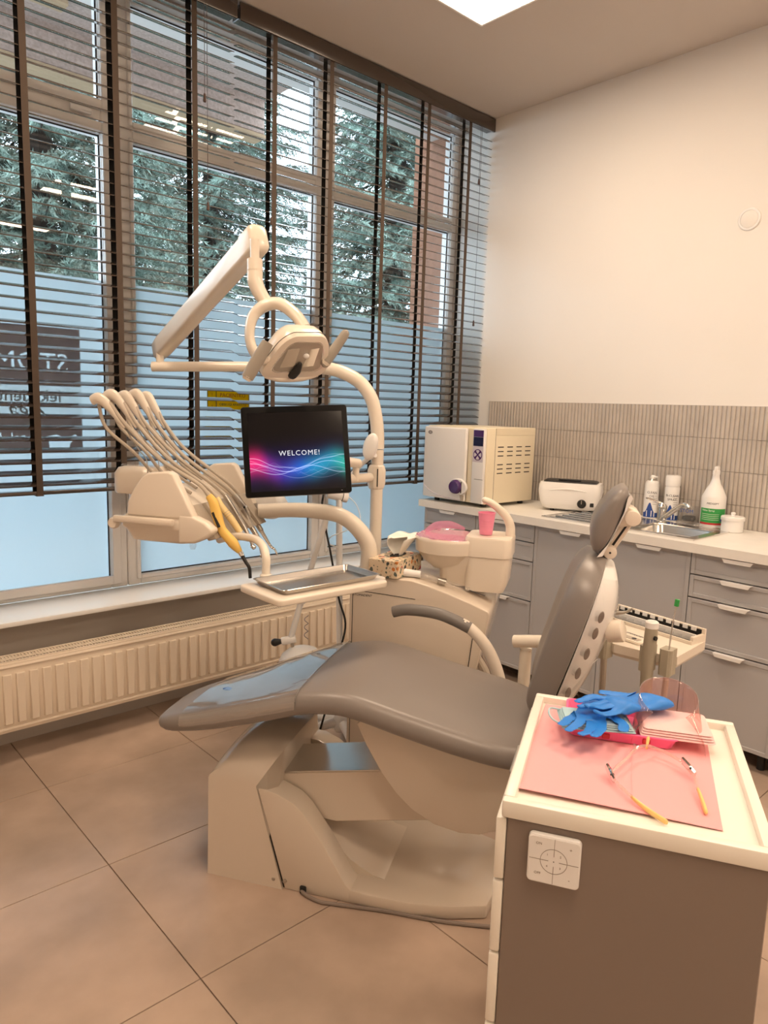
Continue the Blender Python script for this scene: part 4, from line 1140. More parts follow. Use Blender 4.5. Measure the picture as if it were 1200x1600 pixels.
# tissue box with floral print
tm = bpy.data.materials.new('floral_print'); tm.use_nodes = True
nt = tm.node_tree; b = nt.nodes['Principled BSDF']; b.inputs['Roughness'].default_value = .55
tc = nt.nodes.new('ShaderNodeTexCoord')
base_col = None
def layer(scale, thr, cols, prev, dist, seed):
    mp = nt.nodes.new('ShaderNodeMapping'); mp.inputs['Location'].default_value = (seed, seed * .7, seed * 1.3)
    nz = nt.nodes.new('ShaderNodeTexNoise'); nz.inputs['Scale'].default_value = 30; 
    ad = nt.nodes.new('ShaderNodeMixRGB'); ad.blend_type = 'ADD'; ad.inputs[0].default_value = dist
    vo = nt.nodes.new('ShaderNodeTexVoronoi'); vo.inputs['Scale'].default_value = scale
    lt = nt.nodes.new('ShaderNodeMath'); lt.operation = 'LESS_THAN'; lt.inputs[1].default_value = thr
    cr = nt.nodes.new('ShaderNodeValToRGB'); cr.color_ramp.interpolation = 'CONSTANT'
    cr.color_ramp.elements[0].color = (*cols[0], 1); cr.color_ramp.elements[1].color = (*cols[1], 1); cr.color_ramp.elements[1].position = .35
    for k, c in enumerate(cols[2:]):
        e = cr.color_ramp.elements.new(.55 + .2 * k); e.color = (*c, 1)
    sp_ = nt.nodes.new('ShaderNodeSeparateColor')
    mx = nt.nodes.new('ShaderNodeMixRGB')
    L = nt.links.new
    L(tc.outputs['Object'], mp.inputs['Vector']); L(mp.outputs[0], nz.inputs['Vector']); L(mp.outputs[0], ad.inputs[1]); L(nz.outputs['Color'], ad.inputs[2])
    L(ad.outputs[0], vo.inputs['Vector']); L(vo.outputs['Distance'], lt.inputs[0]); L(vo.outputs['Color'], sp_.inputs[0]); L(sp_.outputs[0], cr.inputs['Fac'])
    L(lt.outputs[0], mx.inputs[0]); L(cr.outputs['Color'], mx.inputs[2])
    if prev is None: mx.inputs[1].default_value = (.80, .66, .48, 1)
    else: L(prev, mx.inputs[1])
    return mx.outputs[0]
o1 = layer(75, .30, [(.75, .55, .35), (.12, .15, .11), (.45, .35, .22)], None, .02, 1.7)
o2 = layer(38, .30, [(.10, .12, .10), (.62, .22, .05), (.16, .20, .15)], o1, .02, 4.1)
o3 = layer(30, .27, [(.50, .02, .02), (.62, .20, .04), (.06, .07, .07)], o2, .01, 8.3)
nt.links.new(o3, b.inputs['Base Color'])
tb = thing('tissue_box', 'flower-patterned cardboard tissue box on the dental unit', 'tissue box', (-.688, 2.70, .815), 'chair', rot=CHAIR_ANGLE + math.radians(-12))
mk('box', join(box((-.062, -.11, .001), (.062, .11, .068), .001, 1)), tm, tb, smooth=False)
mk('opening', lathe([(.001, .0682), (.055, .0682), (.055, .0688), (.001, .0688)], 24, (0, .02, 0), (0, 0, 1), .45, 1.0), M['void'], tb, smooth=False)
random.seed(3)
V = []; F = []
NA, NB = 18, 26
for i in range(NA):
    s = i / (NA - 1)
    for j in range(NB):
        t = j / (NB - 1)
        a = (t - .5) * 2
        ang = a * 2.5
        # a hollow fan of paper puffed up out of the slot, leaning to the far side
        r = .014 + .056 * math.sin(min(1.0, s * 1.15) * math.pi * .62)
        fl = 1 + .10 * math.sin(5 * ang + 4 * s) * s
        x = r * math.sin(ang) * fl * .8 + .022 * s * s
        y = .02 + r * math.cos(ang) * .95 * fl + .012 * s
        h = .062 + .088 * math.sin(s * 1.75) * (1 - .18 * abs(a) ** 3) + .006 * math.sin(4 * ang + 6 * s) * s
        V.append((x + random.uniform(-.001, .001), y, h))
for i in range(NA - 1):
    for j in range(NB - 1): F.append((i * NB + j, i * NB + j + 1, (i + 1) * NB + j + 1, (i + 1) * NB + j))
k0 = (NA - 1) * NB
nn = len(V)
V.append((.03, .04, .140))
for j in range(NB - 1): F.append((k0 + j, k0 + j + 1, nn))
tis = mk('tissue', (V, F), M['tissue'], tb, angle=60, label='white paper tissue pulled half out')
sm = tis.modifiers.new('thickness', 'SOLIDIFY'); sm.thickness = .0006

# ------------------------------------------------------------------ operating lamp on its pole
ol = thing('operating_lamp', 'cream dental operating lamp on a tall bent pole', 'lamp', (-.82, 2.85, .815), 'chair')
mk('pole', tube([(-.818, 2.85, .815), (-.818, 2.85, 1.05), (-.819, 2.85, 1.29)], .0255, 20, 4), M['pole'], ol)
mk('bent_pole', tube([(-.819, 2.85, 1.293), (-.822, 2.85, 1.36), (-.830, 2.85, 1.42), (-.852, 2.845, 1.50), (-.903, 2.835, 1.565), (-.984, 2.815, 1.605), (-1.068, 2.80, 1.617), (-1.12, 2.785, 1.617)], [.0275, .0275, .0275, .0275, .0275, .027, .025, .023], 20, 7), M['pole'], ol)
mk('pole_base', lathe([(.040, .815), (.040, .823), (.030, .834), (.026, .836)], 24, (-.818, 2.85, 0)), M['pole'], ol)
mk('swing_arm', tube([(-1.10, 2.789, 1.617), (-1.385, 2.703, 1.610), (-1.72, 2.612, 1.600)], .0205, 18, 4), M['pole'], ol)
mk('swing_joint', cyl((-1.690, 2.622, 1.600), (-1.690, 2.622, 1.668), .016, 16), M['pole'], ol)
A0, A1 = Vector((-1.715, 2.655, 1.668)), Vector((-1.045, 2.190, 1.990))
ax = (A1 - A0).normalized(); upv = Vector((0, 0, 1)); sd = ax.cross(upv).normalized(); un = sd.cross(ax)
def arm_ring(p, w, h, r=.018): return [tuple(p + sd * a + un * b) for a, b in rrect(w, h, r, 5)]
mk('spring_arm', loft([arm_ring(A0 - ax * .016, .030, .05, .012), arm_ring(A0 - ax * .004, .054, .076), arm_ring(A0 + ax * .05, .060, .084), arm_ring(A1 - ax * .075, .062, .088), arm_ring(A1 - ax * .073, .062, .089)]), M['pole'], ol, angle=50)
mk('arm_cap', loft([arm_ring(A1 - ax * .071, .066, .093), arm_ring(A1 - ax * .01, .066, .092), arm_ring(A1 + ax * .004, .060, .086), arm_ring(A1 + ax * .010, .045, .066)]), M['pole'], ol, angle=50)
mk('arm_seam', tube([tuple(A0 + ax * .05 + un * .031 + sd * .012), tuple(A1 - ax * .08 + un * .0355 + sd * .012)], .0025, 6, 1), M['lilac'], ol)
mk('drop_pin', cyl((-1.040, 2.148, 1.975), (-1.036, 2.142, 1.905), .0145, 16), M['pole'], ol)
mk('drop_tube', tube([(-1.036, 2.142, 1.912), (-1.033, 2.137, 1.872), (-1.030, 2.133, 1.844), (-1.016, 2.133, 1.812), (-.990, 2.134, 1.775)], [.0245, .0245, .0245, .023, .020], 18, 5), M['pole'], ol)
mk('tube_ring', lathe([(.0255, -.003), (.0255, .003)], 20, (-1.0335, 2.138, 1.880), (-.05, -.1, 1)), M['pole'], ol)
mk('yoke', tube([(-.985, 2.098, 1.592), (-1.010, 2.100, 1.615), (-1.030, 2.104, 1.648), (-1.036, 2.107, 1.690), (-1.028, 2.118, 1.738), (-.994, 2.132, 1.771), (-.949, 2.145, 1.776), (-.902, 2.153, 1.745), (-.870, 2.156, 1.705)], [.0145, .0155, .016, .016, .018, .020, .020, .019, .018], 16, 6, 1.7, up=(.5, .2, 0)), M['pole'], ol, angle=60)
LA, LB, LN = Vector((.608, .787, .078)).normalized(), Vector((-.525, .471, -.706)).normalized(), Vector((.593, -.389, -.70)).normalized()
LC = Vector((-.888, 2.139, 1.628))
def LP(a, b, n): return tuple(LC + LA * a + LB * b + LN * n)
def head_ol(k, n, kb=None):
    kb = k if kb is None else kb
    pts = []
    for x, y in rrect(.205, .175, .050, 6):
        tap = 1 + .27 * (y / .0875)               # wider towards the front edge
        pts.append(LP(x * k * tap, y * kb, n))
    return pts
hd = mk('lamp_head', loft([head_ol(.90, .030), head_ol(1.0, .026), head_ol(1.02, .012), head_ol(1.0, -.006), head_ol(.93, -.030), head_ol(.76, -.052), head_ol(.48, -.064), head_ol(.15, -.067)]), M['cream'], ol, angle=50, label='cream rounded lamp head')
mk('head_seam', tube([Vector(p) for p in head_ol(1.022, .010)] + [Vector(head_ol(1.022, .010)[0])], .0012, 5, 1), M['void'], hd)
def win_ol(k, n, sh=0):
    return [LP(x * (1 + .24 * (y / .06)) * k, (y + sh) * k - .006, n) for x, y in rrect(.158, .125, .030, 5)]
rf = mk('reflector', loft([win_ol(1.0, .0305), win_ol(.97, .0312), win_ol(.94, .0300)], caps=False), M['chrome'], hd, angle=60)
mk('lens', loft([win_ol(.95, .0300), win_ol(.95, .0308)]), M['silver'], hd, smooth=False, label='mirror-like lamp reflector')
for a0, a1 in ((-.06, -.02), (.02, .05)):
    mk('facet', loft([[LP(a0, -.04, .0312), LP(a1, -.045, .0312), LP(a1 + .006, .03, .0312), LP(a0 - .004, .034, .0312)], [LP(a0, -.04, .0318), LP(a1, -.045, .0318), LP(a1 + .006, .03, .0318), LP(a0 - .004, .034, .0318)]]), M['chrome'], rf, smooth=False)
mk('bulb_shield', tube([LP(-.006, .066, .030), LP(0, .045, .0325), LP(.003, .022, .0325)], [.016, .015, .008], 14, 4, cap_round=True), M['dark'], hd)
mk('bulb', ellipsoid(LP(.012, -.015, .034), (.010, .010, .008), 12, 8), M['white'], hd)
mk('front_lip', tube([LP(-.095, .078, .020), LP(-.04, .090, .022), LP(.04, .090, .022), LP(.095, .078, .020)], [.008, .012, .012, .008], 10, 5), M['cream'], hd)
for pa, pb, q in (((-.992, 2.002, 1.540), (-.938, 2.030, 1.648), 1), ((-.818, 2.208, 1.600), (-.763, 2.236, 1.694), 2)):
    pa, pb = Vector(pa), Vector(pb); dv = (pb - pa)
    gr = mk('handle', tube([tuple(pa), tuple(pa + dv * .5), tuple(pb)], ([.0185, .0205, .0175] if q == 1 else [.0150, .0165, .0145]), 16, 4, .7, cap_round=(q == 2)), M['lampgrip'], ol, label='grey lamp handle')
    mk('handle_edge', tube([tuple(pa - dv * .06), tuple(pa + dv * .03)], [.012, .017], 14, 1, .8), M['cream'], gr)
mk('handle_bracket', tube([LP(-.08, .03, .0), (-.965, 2.020, 1.594)], .014, 12, 1), M['cream'], ol)
mk('handle_bracket', tube([LP(.10, .05, .0), (-.812, 2.205, 1.605)], .014, 12, 1), M['cream'], ol)
mk('yoke_pivot', cyl((-.975, 2.100, 1.600), (-.945, 2.085, 1.605), .018, 16, .003), M['cream'], ol)

# ------------------------------------------------------------------ monitor
MX = Vector((.325, -.186, .021)).normalized(); MU = Vector((.028, .060, .311)); MU = (MU - MX * MU.dot(MX)).normalized()
MO = Vector((1.490, 2.085, 1.304))
mt = frame4(MO, MX, MU)                       # local x right, y up, z towards the viewer
mo = thing('monitor', 'black flat monitor showing a colourful wave and WELCOME!', 'monitor', tuple(MO - MU * .16))
W2, H2 = .1885, .1600
mk('housing', xf(prism(rrect(2 * W2, 2 * H2, .010, 4), -.032, 0.0, 'z', .003, 2), mt), M['blackgloss'], mo, angle=40)
mk('rear_bulge', xf(prism(rrect(.26, .22, .03, 4), -.055, -.030, 'z', .008, 2), mt), M['dark'], mo)
sm_ = bpy.data.materials.new('welcome_screen'); sm_.use_nodes = True
nt = sm_.node_tree; nt.nodes.clear()
out = nt.nodes.new('ShaderNodeOutputMaterial'); em = nt.nodes.new('ShaderNodeEmission'); gl = nt.nodes.new('ShaderNodeBsdfGlossy'); gl.inputs['Roughness'].default_value = .12
add = nt.nodes.new('ShaderNodeAddShader'); gl.inputs[0].default_value = (.02, .02, .02, 1)
nt.links.new(em.outputs[0], add.inputs[0]); nt.links.new(gl.outputs[0], add.inputs[1]); nt.links.new(add.outputs[0], out.inputs[0])
tc = nt.nodes.new('ShaderNodeUVMap'); sx = nt.nodes.new('ShaderNodeSeparateXYZ'); nt.links.new(tc.outputs[0], sx.inputs[0])
X, Y = sx.outputs[0], sx.outputs[1]
def mth(op, a, b=None, c=None):
    n = nt.nodes.new('ShaderNodeMath'); n.operation = op
    for i, v in enumerate((a, b, c)):
        if v is None: continue
        if isinstance(v, (int, float)): n.inputs[i].default_value = v
        else: nt.links.new(v, n.inputs[i])
    return n.outputs[0]
def gauss(d, w): return mth('EXPONENT', mth('MULTIPLY', mth('POWER', mth('ABSOLUTE', mth('DIVIDE', d, w)), 2.0), -1.0))
def wave(a0, terms):
    y = a0
    for amp, fr, ph in terms: y = mth('ADD', y, mth('MULTIPLY', mth('SINE', mth('MULTIPLY_ADD', X, fr, ph)), amp))
    return y
cr = nt.nodes.new('ShaderNodeValToRGB'); nt.links.new(X, cr.inputs['Fac'])
els = cr.color_ramp.elements
els[0].position = 0; els[0].color = (.95, .02, .14, 1); els[1].position = 1; els[1].color = (.02, .45, .28, 1)
for p, c in ((.10, (.80, .02, .16)), (.20, (.26, .02, .26)), (.34, (.05, .03, .34)), (.52, (.0, .12, .55)), (.68, (.0, .28, .50)), (.84, (.0, .30, .40))):
    e = els.new(p); e.color = (*c, 1)
center = wave(.295, [(.055, 7.5, 1.5), (.02, 15, .3)])
body = gauss(mth('SUBTRACT', Y, center), .125)
haze = gauss(mth('SUBTRACT', Y, mth('MULTIPLY_ADD', X, .10, .28)), .19)
lines = None
for a0, terms, w, s in ((.355, [(.075, 6.2, 2.0), (.012, 20, 0)], .006, .8), (.300, [(.060, 7.6, 1.6)], .005, .9), (.26, [(.050, 9.0, 2.2)], .007, .7), (.215, [(.060, 8.2, .6)], .004, .45),
                        (.345, [(.100, 5.8, 2.6)], .004, .4), (.33, [(.085, 6.6, 2.2)], .003, .35), (.24, [(.09, 6.0, .2)], .003, .3), (.28, [(.03, 31, 0), (.06, 5, 1)], .003, .25), (.30, [(.04, 43, 2), (.05, 6, 2)], .003, .22)):
    g = mth('MULTIPLY', gauss(mth('SUBTRACT', Y, wave(a0, terms)), w * .75), s * .7)
    lines = g if lines is None else mth('ADD', lines, g)
strength = mth('ADD', mth('MULTIPLY', body, 1.0), 0.0)
def vscale(col, f):
    n = nt.nodes.new('ShaderNodeVectorMath'); n.operation = 'SCALE'; nt.links.new(col, n.inputs[0])
    if isinstance(f, (int, float)): n.inputs['Scale'].default_value = f
    else: nt.links.new(f, n.inputs['Scale'])
    return n.outputs[0]
def vadd(a, b_):
    n = nt.nodes.new('ShaderNodeVectorMath'); n.operation = 'ADD'
    for i, v in enumerate((a, b_)):
        if isinstance(v, tuple): n.inputs[i].default_value = v
        else: nt.links.new(v, n.inputs[i])
    return n.outputs[0]
hz = nt.nodes.new('ShaderNodeCombineXYZ'); hz.inputs[0].default_value = .012; hz.inputs[1].default_value = .008; hz.inputs[2].default_value = .07
lc = nt.nodes.new('ShaderNodeCombineXYZ'); lc.inputs[0].default_value = .55; lc.inputs[1].default_value = .60; lc.inputs[2].default_value = .80
total = vadd(vadd(vscale(cr.outputs['Color'], strength), vscale(hz.outputs[0], haze)), vadd(vscale(lc.outputs[0], lines), (.010, .007, .006)))
nt.links.new(total, em.inputs[0]); em.inputs[1].default_value = 1.0
SW, SH0, SH1 = .168, -.142, .137
scr = mk('screen', xf(([(-SW, SH0, .0006), (SW, SH0, .0006), (SW, SH1, .0006), (-SW, SH1, .0006)], [(0, 1, 2, 3)]), mt), sm_, mo, smooth=False, label='lit screen with pink, blue and green waves')
uv = scr.data.uv_layers.new(name='UVMap')
co = {0: (0, 0), 1: (1, 0), 2: (1, 1), 3: (0, 1)}
for lp in scr.data.loops: uv.data[lp.index].uv = co[lp.vertex_index]
M['screentext'] = emission('screen_text', (.9, .9, .95), 1.0)
mk('lettering', xf(text_vf('WELCOME!', .0255, .0004, space=1.18), mt @ Matrix.Translation((.008, -.010, .0010))), M['screentext'], scr, smooth=False)
CBL = [(-1.010, 2.73, 1.10), (-1.012, 2.73, 1.03), (-.975, 2.73, .87), (-.935, 2.73, .68), (-.902, 2.73, .57), (-.92, 2.73, .46), (-.93, 2.73, .38)]
mk('power_light', xf(box((.150, -.1505, .0), (.154, -.149, .0008)), mt), M['lilac'], mo, smooth=False)
mk('mount_plate', xf(box((-.05, -.05, -.062), (.05, .05, -.054), .002, 1), mt), M['dark'], mo)
mk('upper_link', tube([tuple(mt @ Vector((.05, -.01, -.062))), (1.70, 2.16, 1.262), (1.875, 2.200, 1.236)], .0195, 16, 3), M['pole'], mo)
mk('link_pin', cyl((1.868, 2.205, 1.165), (1.868, 2.205, 1.240), .014, 14), M['pole'], mo)
mk('lower_link', tube([(1.840, 2.215, 1.174), (1.900, 2.208, 1.175), (1.978, 2.204, 1.176)], .0195, 16, 3), M['pole'], mo)
mk('collar', lathe([(.0265, 1.125), (.033, 1.132), (.0385, 1.150), (.0385, 1.205), (.033, 1.222), (.0265, 1.228)], 12, (1.982, 2.206, 0)), M['pole'], mo, angle=20)
mk('collar_slit', box((1.952, 2.166, 1.140), (1.9545, 2.1705, 1.214)), M['void'], mo, smooth=False)
mk('cable', tube([tuple(mt @ Vector((.11, -.10, -.05))), *[(.52992 * a + .84805 * b_, -.84805 * a + .52992 * b_, c_) for a, b_, c_ in CBL], (1.76, 2.3, .02)], .0045, 8, 6), M['dark'], mo)
# ------------------------------------------------------------------ instrument console on its arm
co_ = thing('instrument_console', 'cream dentist instrument console on a curved arm, with whip hoses', 'console', (-.79, 2.66, .815), 'chair')
mk('support_arm', tube([(-.790, 2.665, .830), (-.793, 2.665, .92), (-.840, 2.655, .992), (-.905, 2.640, 1.036), (-.99, 2.61, 1.052), (-1.08, 2.57, 1.056), (-1.20, 2.52, 1.050)], [.034, .033, .032, .031, .030, .029, .028], 20, 7), M['pole'], co_)
mk('arm_flange', lathe([(.050, .815), (.050, .822), (.040, .832), (.034, .834)], 28, (-.790, 2.665, 0)), M['pole'], co_)
def rr(u0, u1, v0, v1, z, r=.03): return [(a, b, z) for a, b in rrect(u1 - u0, v1 - v0, r, 5, (u0 + u1) / 2, (v0 + v1) / 2)]
mk('console_body', loft([rr(-1.490, -1.290, 2.145, 2.560, .978), rr(-1.505, -1.275, 2.130, 2.575, .984), rr(-1.520, -1.235, 2.118, 2.590, 1.018), rr(-1.530, -1.225, 2.112, 2.596, 1.028), rr(-1.535, -1.228, 2.108, 2.600, 1.034),
                         rr(-1.530, -1.250, 2.110, 2.598, 1.062), rr(-1.510, -1.275, 2.118, 2.590, 1.082), rr(-1.48, -1.30, 2.13, 2.57, 1.088)]), M['cream'], co_, angle=45)
CHEEK = [(-1.500, 1.070), (-1.495, 1.120), (-1.470, 1.165), (-1.435, 1.208), (-1.415, 1.221), (-1.335, 1.229), (-1.318, 1.222), (-1.262, 1.118), (-1.235, 1.070)]
mk('console_cheek', prism(CHEEK, 2.108, 2.146, 'v', .008, 3), M['cream'], co_, angle=40)
mk('console_cheek', prism(CHEEK, 2.552, 2.590, 'v', .008, 3), M['cream'], co_, angle=40)
mk('console_nose', prism([(-1.30, .985), (-1.24, .990), (-1.19, 1.012), (-1.166, 1.034), (-1.172, 1.046), (-1.200, 1.066), (-1.25, 1.086), (-1.30, 1.086)], 2.106, 2.150, 'v', .010, 3), M['cream'], co_, angle=50)
mk('console_hump', prism([(-1.500, 1.070), (-1.495, 1.120), (-1.470, 1.150), (-1.440, 1.160), (-1.400, 1.140), (-1.320, 1.090), (-1.270, 1.070)], 2.146, 2.552, 'v', .006, 2), M['cream'], co_, angle=40)
mk('console_end', loft([rr(-1.300, -1.165, 2.590, 2.650, 1.010, .02), rr(-1.310, -1.140, 2.585, 2.660, 1.030, .02), rr(-1.315, -1.130, 2.585, 2.660, 1.075, .02), rr(-1.290, -1.150, 2.588, 2.650, 1.110, .02), rr(-1.27, -1.17, 2.59, 2.64, 1.116, .02)]), M['white'], co_, angle=45)
mk('handle_bar', box((-1.540, 2.086, 1.046), (-1.310, 2.106, 1.070), .006, 2), M['paleyellow'] if False else M['cream'], co_)
mk('handle_knob', lathe([(.020, 0), (.020, .012), (.016, .018), (.001, .018)], 20, (-1.549, 2.112, 1.040), (0, -1, 0)), M['cream'], co_)
mk('rear_box', loft([rr(-1.660, -1.505, 2.255, 2.440, 1.122, .03), rr(-1.665, -1.500, 2.250, 2.445, 1.130, .035), rr(-1.665, -1.500, 2.250, 2.445, 1.195, .035), rr(-1.655, -1.510, 2.260, 2.435, 1.216, .035), rr(-1.63, -1.535, 2.282, 2.415, 1.224, .03)]), M['cream'], co_, angle=45)
mk('rear_cover', loft([rr(-1.640, -1.49, 2.265, 2.43, 1.2245, .02), rr(-1.635, -1.495, 2.27, 2.425, 1.230, .02)]), M['clear'], co_)
mk('rear_column', loft([rr(-1.630, -1.525, 2.29, 2.405, .99, .03), rr(-1.630, -1.525, 2.29, 2.405, 1.122, .03)]), M['cream'], co_, angle=45)
mk('indicator_lamp', lathe([(.012, .978), (.012, .962), (.008, .953), (.001, .951)], 16, (-1.292, 2.19, 0)), M['clear'], co_)
mk('screw', cyl((-1.262, 2.1285, .995), (-1.262, 2.124, .995), .004, 10), M['dark'], co_)

HOSE = [[(-1.669,2.170,1.461),(-1.605,2.170,1.438),(-1.542,2.170,1.367),(-1.405,2.170,1.258),(-1.282,2.170,1.172),(-1.240,2.170,1.130)],
        [(-1.677,2.255,1.476),(-1.614,2.255,1.446),(-1.552,2.255,1.365),(-1.429,2.255,1.256),(-1.301,2.255,1.155),(-1.258,2.255,1.112)],
        [(-1.682,2.340,1.473),(-1.625,2.340,1.439),(-1.572,2.340,1.363),(-1.455,2.340,1.264),(-1.316,2.340,1.148),(-1.270,2.340,1.110)],
        [(-1.692,2.425,1.482),(-1.636,2.425,1.447),(-1.582,2.425,1.361),(-1.472,2.425,1.256),(-1.324,2.425,1.140),(-1.278,2.425,1.102)],
        [(-1.702,2.510,1.474),(-1.642,2.510,1.428),(-1.600,2.510,1.359),(-1.509,2.510,1.269),(-1.356,2.510,1.145),(-1.296,2.510,1.090)]]
for i, h in enumerate(HOSE):
    v = h[0][1]
    wh = mk('whip_arm', tube([(h[0][0] - .004, v, h[0][2] - .004), (h[0][0] + .025, v, h[0][2] + .004), h[1], h[2]], [.017, .021, .017, .007], 14, 6, .62, up=(.5, 0, .8)), M['cream'], co_, angle=60, label='cream curved whip arm')
    mk('whip_rod', tube([h[2], (h[2][0] + .05, v, h[2][2] - .07), (h[2][0] + .083, v, h[2][2] - .105), (h[2][0] + .088, v, h[2][2] - .155)], .0022, 6, 5), M['silver'], wh)
    mk('holder', prism([(-1.296, 1.104), (-1.262, 1.116), (-1.172, 1.006), (-1.204, .996)], v - .030, v + .030, 'v', .004, 2), M['hose'], co_)
    # lower return hose
    mk('return_hose', tube([(h[0][0] + .020, v + .004, h[0][2] - .016), (h[1][0] - .020, v + .01, h[1][2] - .075), (h[2][0] + .02, v + .018, h[2][2] - .085), (h[3][0] - .03, v + .028, h[3][2] - .06), (h[3][0] + .075, v + .030, h[3][2] - .12)], .0062, 8, 6), M['hose'], co_)

INS = [[(-1.240,2.170,1.132),(-1.222,2.170,1.108),(-1.190,2.170,1.018),(-1.149,2.170,0.975),(-1.122,2.170,0.946)],
       [(-1.256,2.255,1.114),(-1.238,2.255,1.085),(-1.200,2.255,1.043),(-1.164,2.255,0.997),(-1.151,2.255,0.982)],
       [(-1.268,2.340,1.112),(-1.236,2.340,1.068),(-1.195,2.340,1.005),(-1.164,2.340,0.950),(-1.156,2.340,0.931)],
       [(-1.276,2.425,1.103),(-1.238,2.425,1.056),(-1.206,2.425,0.990),(-1.174,2.425,0.939),(-1.158,2.425,0.883)],
       [(-1.294,2.510,1.091),(-1.246,2.510,1.019),(-1.204,2.510,0.959),(-1.166,2.510,0.904),(-1.147,2.510,0.890)]]
LAB = ['yellow curing light with black bent tip, nearest in the console', 'pale yellow scaler handpiece, second in the console', 'slim silver turbine handpiece, third in the console',
       'thick silver micromotor handpiece, fourth in the console', 'slim steel air-water syringe, farthest in the console']
CATS = ['curing light', 'handpiece', 'handpiece', 'handpiece', 'syringe']
NAMES = ['curing_light', 'scaler_handpiece', 'turbine_handpiece', 'micromotor_handpiece', 'air_water_syringe']
for i in range(5):
    p = INS[i]; lift = .024
    q = [(a + .022, b, c + .016) for a, b, c in p]
    t = thing(NAMES[i], LAB[i], CATS[i], q[2], 'chair', group='handpieces hanging in the console')
    if i == 0:
        mk('body', tube([q[0], q[1], ((q[1][0] + q[2][0]) / 2 - .002, q[2][1], (q[1][2] + q[2][2]) / 2), q[2], q[3], q[4]], [.012, .017, .019, .016, .019, .009], 16, 6, .8), M['yellow'], t, angle=60)
        mk('button_panel', tube([(q[1][0] + .004, q[1][1] - .013, q[1][2] - .03), (q[2][0] - .004, q[2][1] - .0125, q[2][2] + .01)], [.006, .006], 10, 1, .5), M['dark'], t)
        mk('collar', tube([q[4], (q[4][0] + .008, q[4][1], q[4][2] - .012)], [.009, .008], 12, 1), M['chrome'], t)
        e = (q[4][0] + .008, q[4][1], q[4][2] - .012)
        mk('light_guide', tube([e, (e[0] + .014, e[1], e[2] - .022), (e[0] + .026, e[1], e[2] - .040), (e[0] + .030, e[1], e[2] - .075)], [.007, .006, .006, .0055], 12, 6), M['dark'], t, label='black bent light guide')
    elif i == 1:
        mk('body', tube([q[0], q[1], q[2], q[3]], [.010, .012, .013, .011], 14, 5), M['paleyellow'], t)
        mk('tip_cone', tube([q[3], q[4]], [.010, .006], 12, 1), M['silver'], t)
        mk('tip', tube([q[4], (q[4][0] + .008, q[4][1], q[4][2] - .012), (q[4][0] + .02, q[4][1], q[4][2] - .014)], [.003, .002, .0012], 8, 4), M['chrome'], t)
        mk('marking', join(*[lathe([(.0136, -.0006), (.0136, .0006)], 14, (q[1][0] + (q[2][0] - q[1][0]) * s, q[1][1], q[1][2] + (q[2][2] - q[1][2]) * s), (.65, 0, -.75)) for s in (.5, .65, .8)]), M['hose'], t)
    elif i == 2:
        mk('body', tube([q[0], q[1], q[2], q[3]], [.009, .010, .009, .006], 14, 5), M['silver'], t)
        mk('head', lathe([(.007, -.009), (.0085, -.005), (.0085, .007), (.005, .010)], 14, q[4], (.8, -.2, -.5)), M['chrome'], t)
        mk('neck', tube([q[3], q[4]], [.006, .006], 10, 1), M['silver'], t)
    elif i == 3:
        mk('motor', tube([q[0], q[1], ((q[1][0] + q[2][0]) / 2, q[1][1], (q[1][2] + q[2][2]) / 2)], [.011, .014, .015], 16, 4), M['silver'], t)
        mk('contra_angle', tube([((q[1][0] + q[2][0]) / 2, q[1][1], (q[1][2] + q[2][2]) / 2), q[2], q[3], q[4]], [.012, .011, .009, .007], 14, 5), M['silver'], t)
        mk('head', lathe([(.007, -.008), (.008, .006), (.004, .009)], 12, (q[4][0], q[4][1], q[4][2] - .004), (.9, 0, -.3)), M['chrome'], t)
        mk('ring', lathe([(.0155, -.004), (.0155, .004)], 16, q[1], (.55, 0, -.8)), M['chrome'], t)
    else:
        mk('body', tube([q[0], q[1], q[2]], [.010, .011, .010], 14, 5), M['silver'], t)
        mk('nozzle', tube([q[2], q[3], q[4], (q[4][0] + .012, q[4][1], q[4][2] - .022)], [.008, .0055, .004, .003], 10, 5), M['chrome'], t)
        mk('button', cyl((q[1][0] + .004, q[1][1] - .010, q[1][2]), (q[1][0] + .008, q[1][1] - .015, q[1][2] + .003), .005, 10), M['dark'], t)
    hp = [(a + (.022 if k > 3 else 0), b, c + (.016 if k > 3 else 0.006)) for k, (a, b, c) in enumerate(HOSE[i])]
    hp = [(hp[0][0] + .004, hp[0][1], hp[0][2] + .008)] + [(a, b, c + .008) for a, b, c in hp[1:3]] + hp[3:-1] + [q[0]]
    mk('hose', tube(hp, .0072, 10, 7), M['hose'], t, label='grey-beige hose')

# ------------------------------------------------------------------ tray table and steel tray
E1, E2 = Vector((.55, .835, 0)).normalized(), Vector((.835, -.55, 0)).normalized()
TC = Vector((-.800, 2.105, .900))
tt = thing('tray_table', 'white tray table held by a bent tube below the console', 'tray table', tuple(TC), 'chair')
mtt = frame4(TC, E1, -E2)
mk('plate', xf(prism(rrect(.430, .235, .022, 5), -.022, 0, 'z', .006, 3), mtt), M['cream'], tt, angle=40)
mk('side_tab', xf(prism(rrect(.05, .16, .02, 4, .225, .01), -.018, -.004, 'z', .004, 2), mtt), M['cream'], tt)
mk('bent_tube', tube([(-1.26, 2.32, .966), (-1.16, 2.24, 1.000), (-1.056, 2.175, 1.012), (-.995, 2.120, 1.004), (-.965, 2.085, .975), (-.962, 2.080, .93), (-.962, 2.080, .898)], .0135, 14, 6), M['pole'], tt)
mk('tube_socket', lathe([(.020, .900), (.020, .915), (.016, .920)], 18, (-.962, 2.080, 0)), M['pole'], tt)
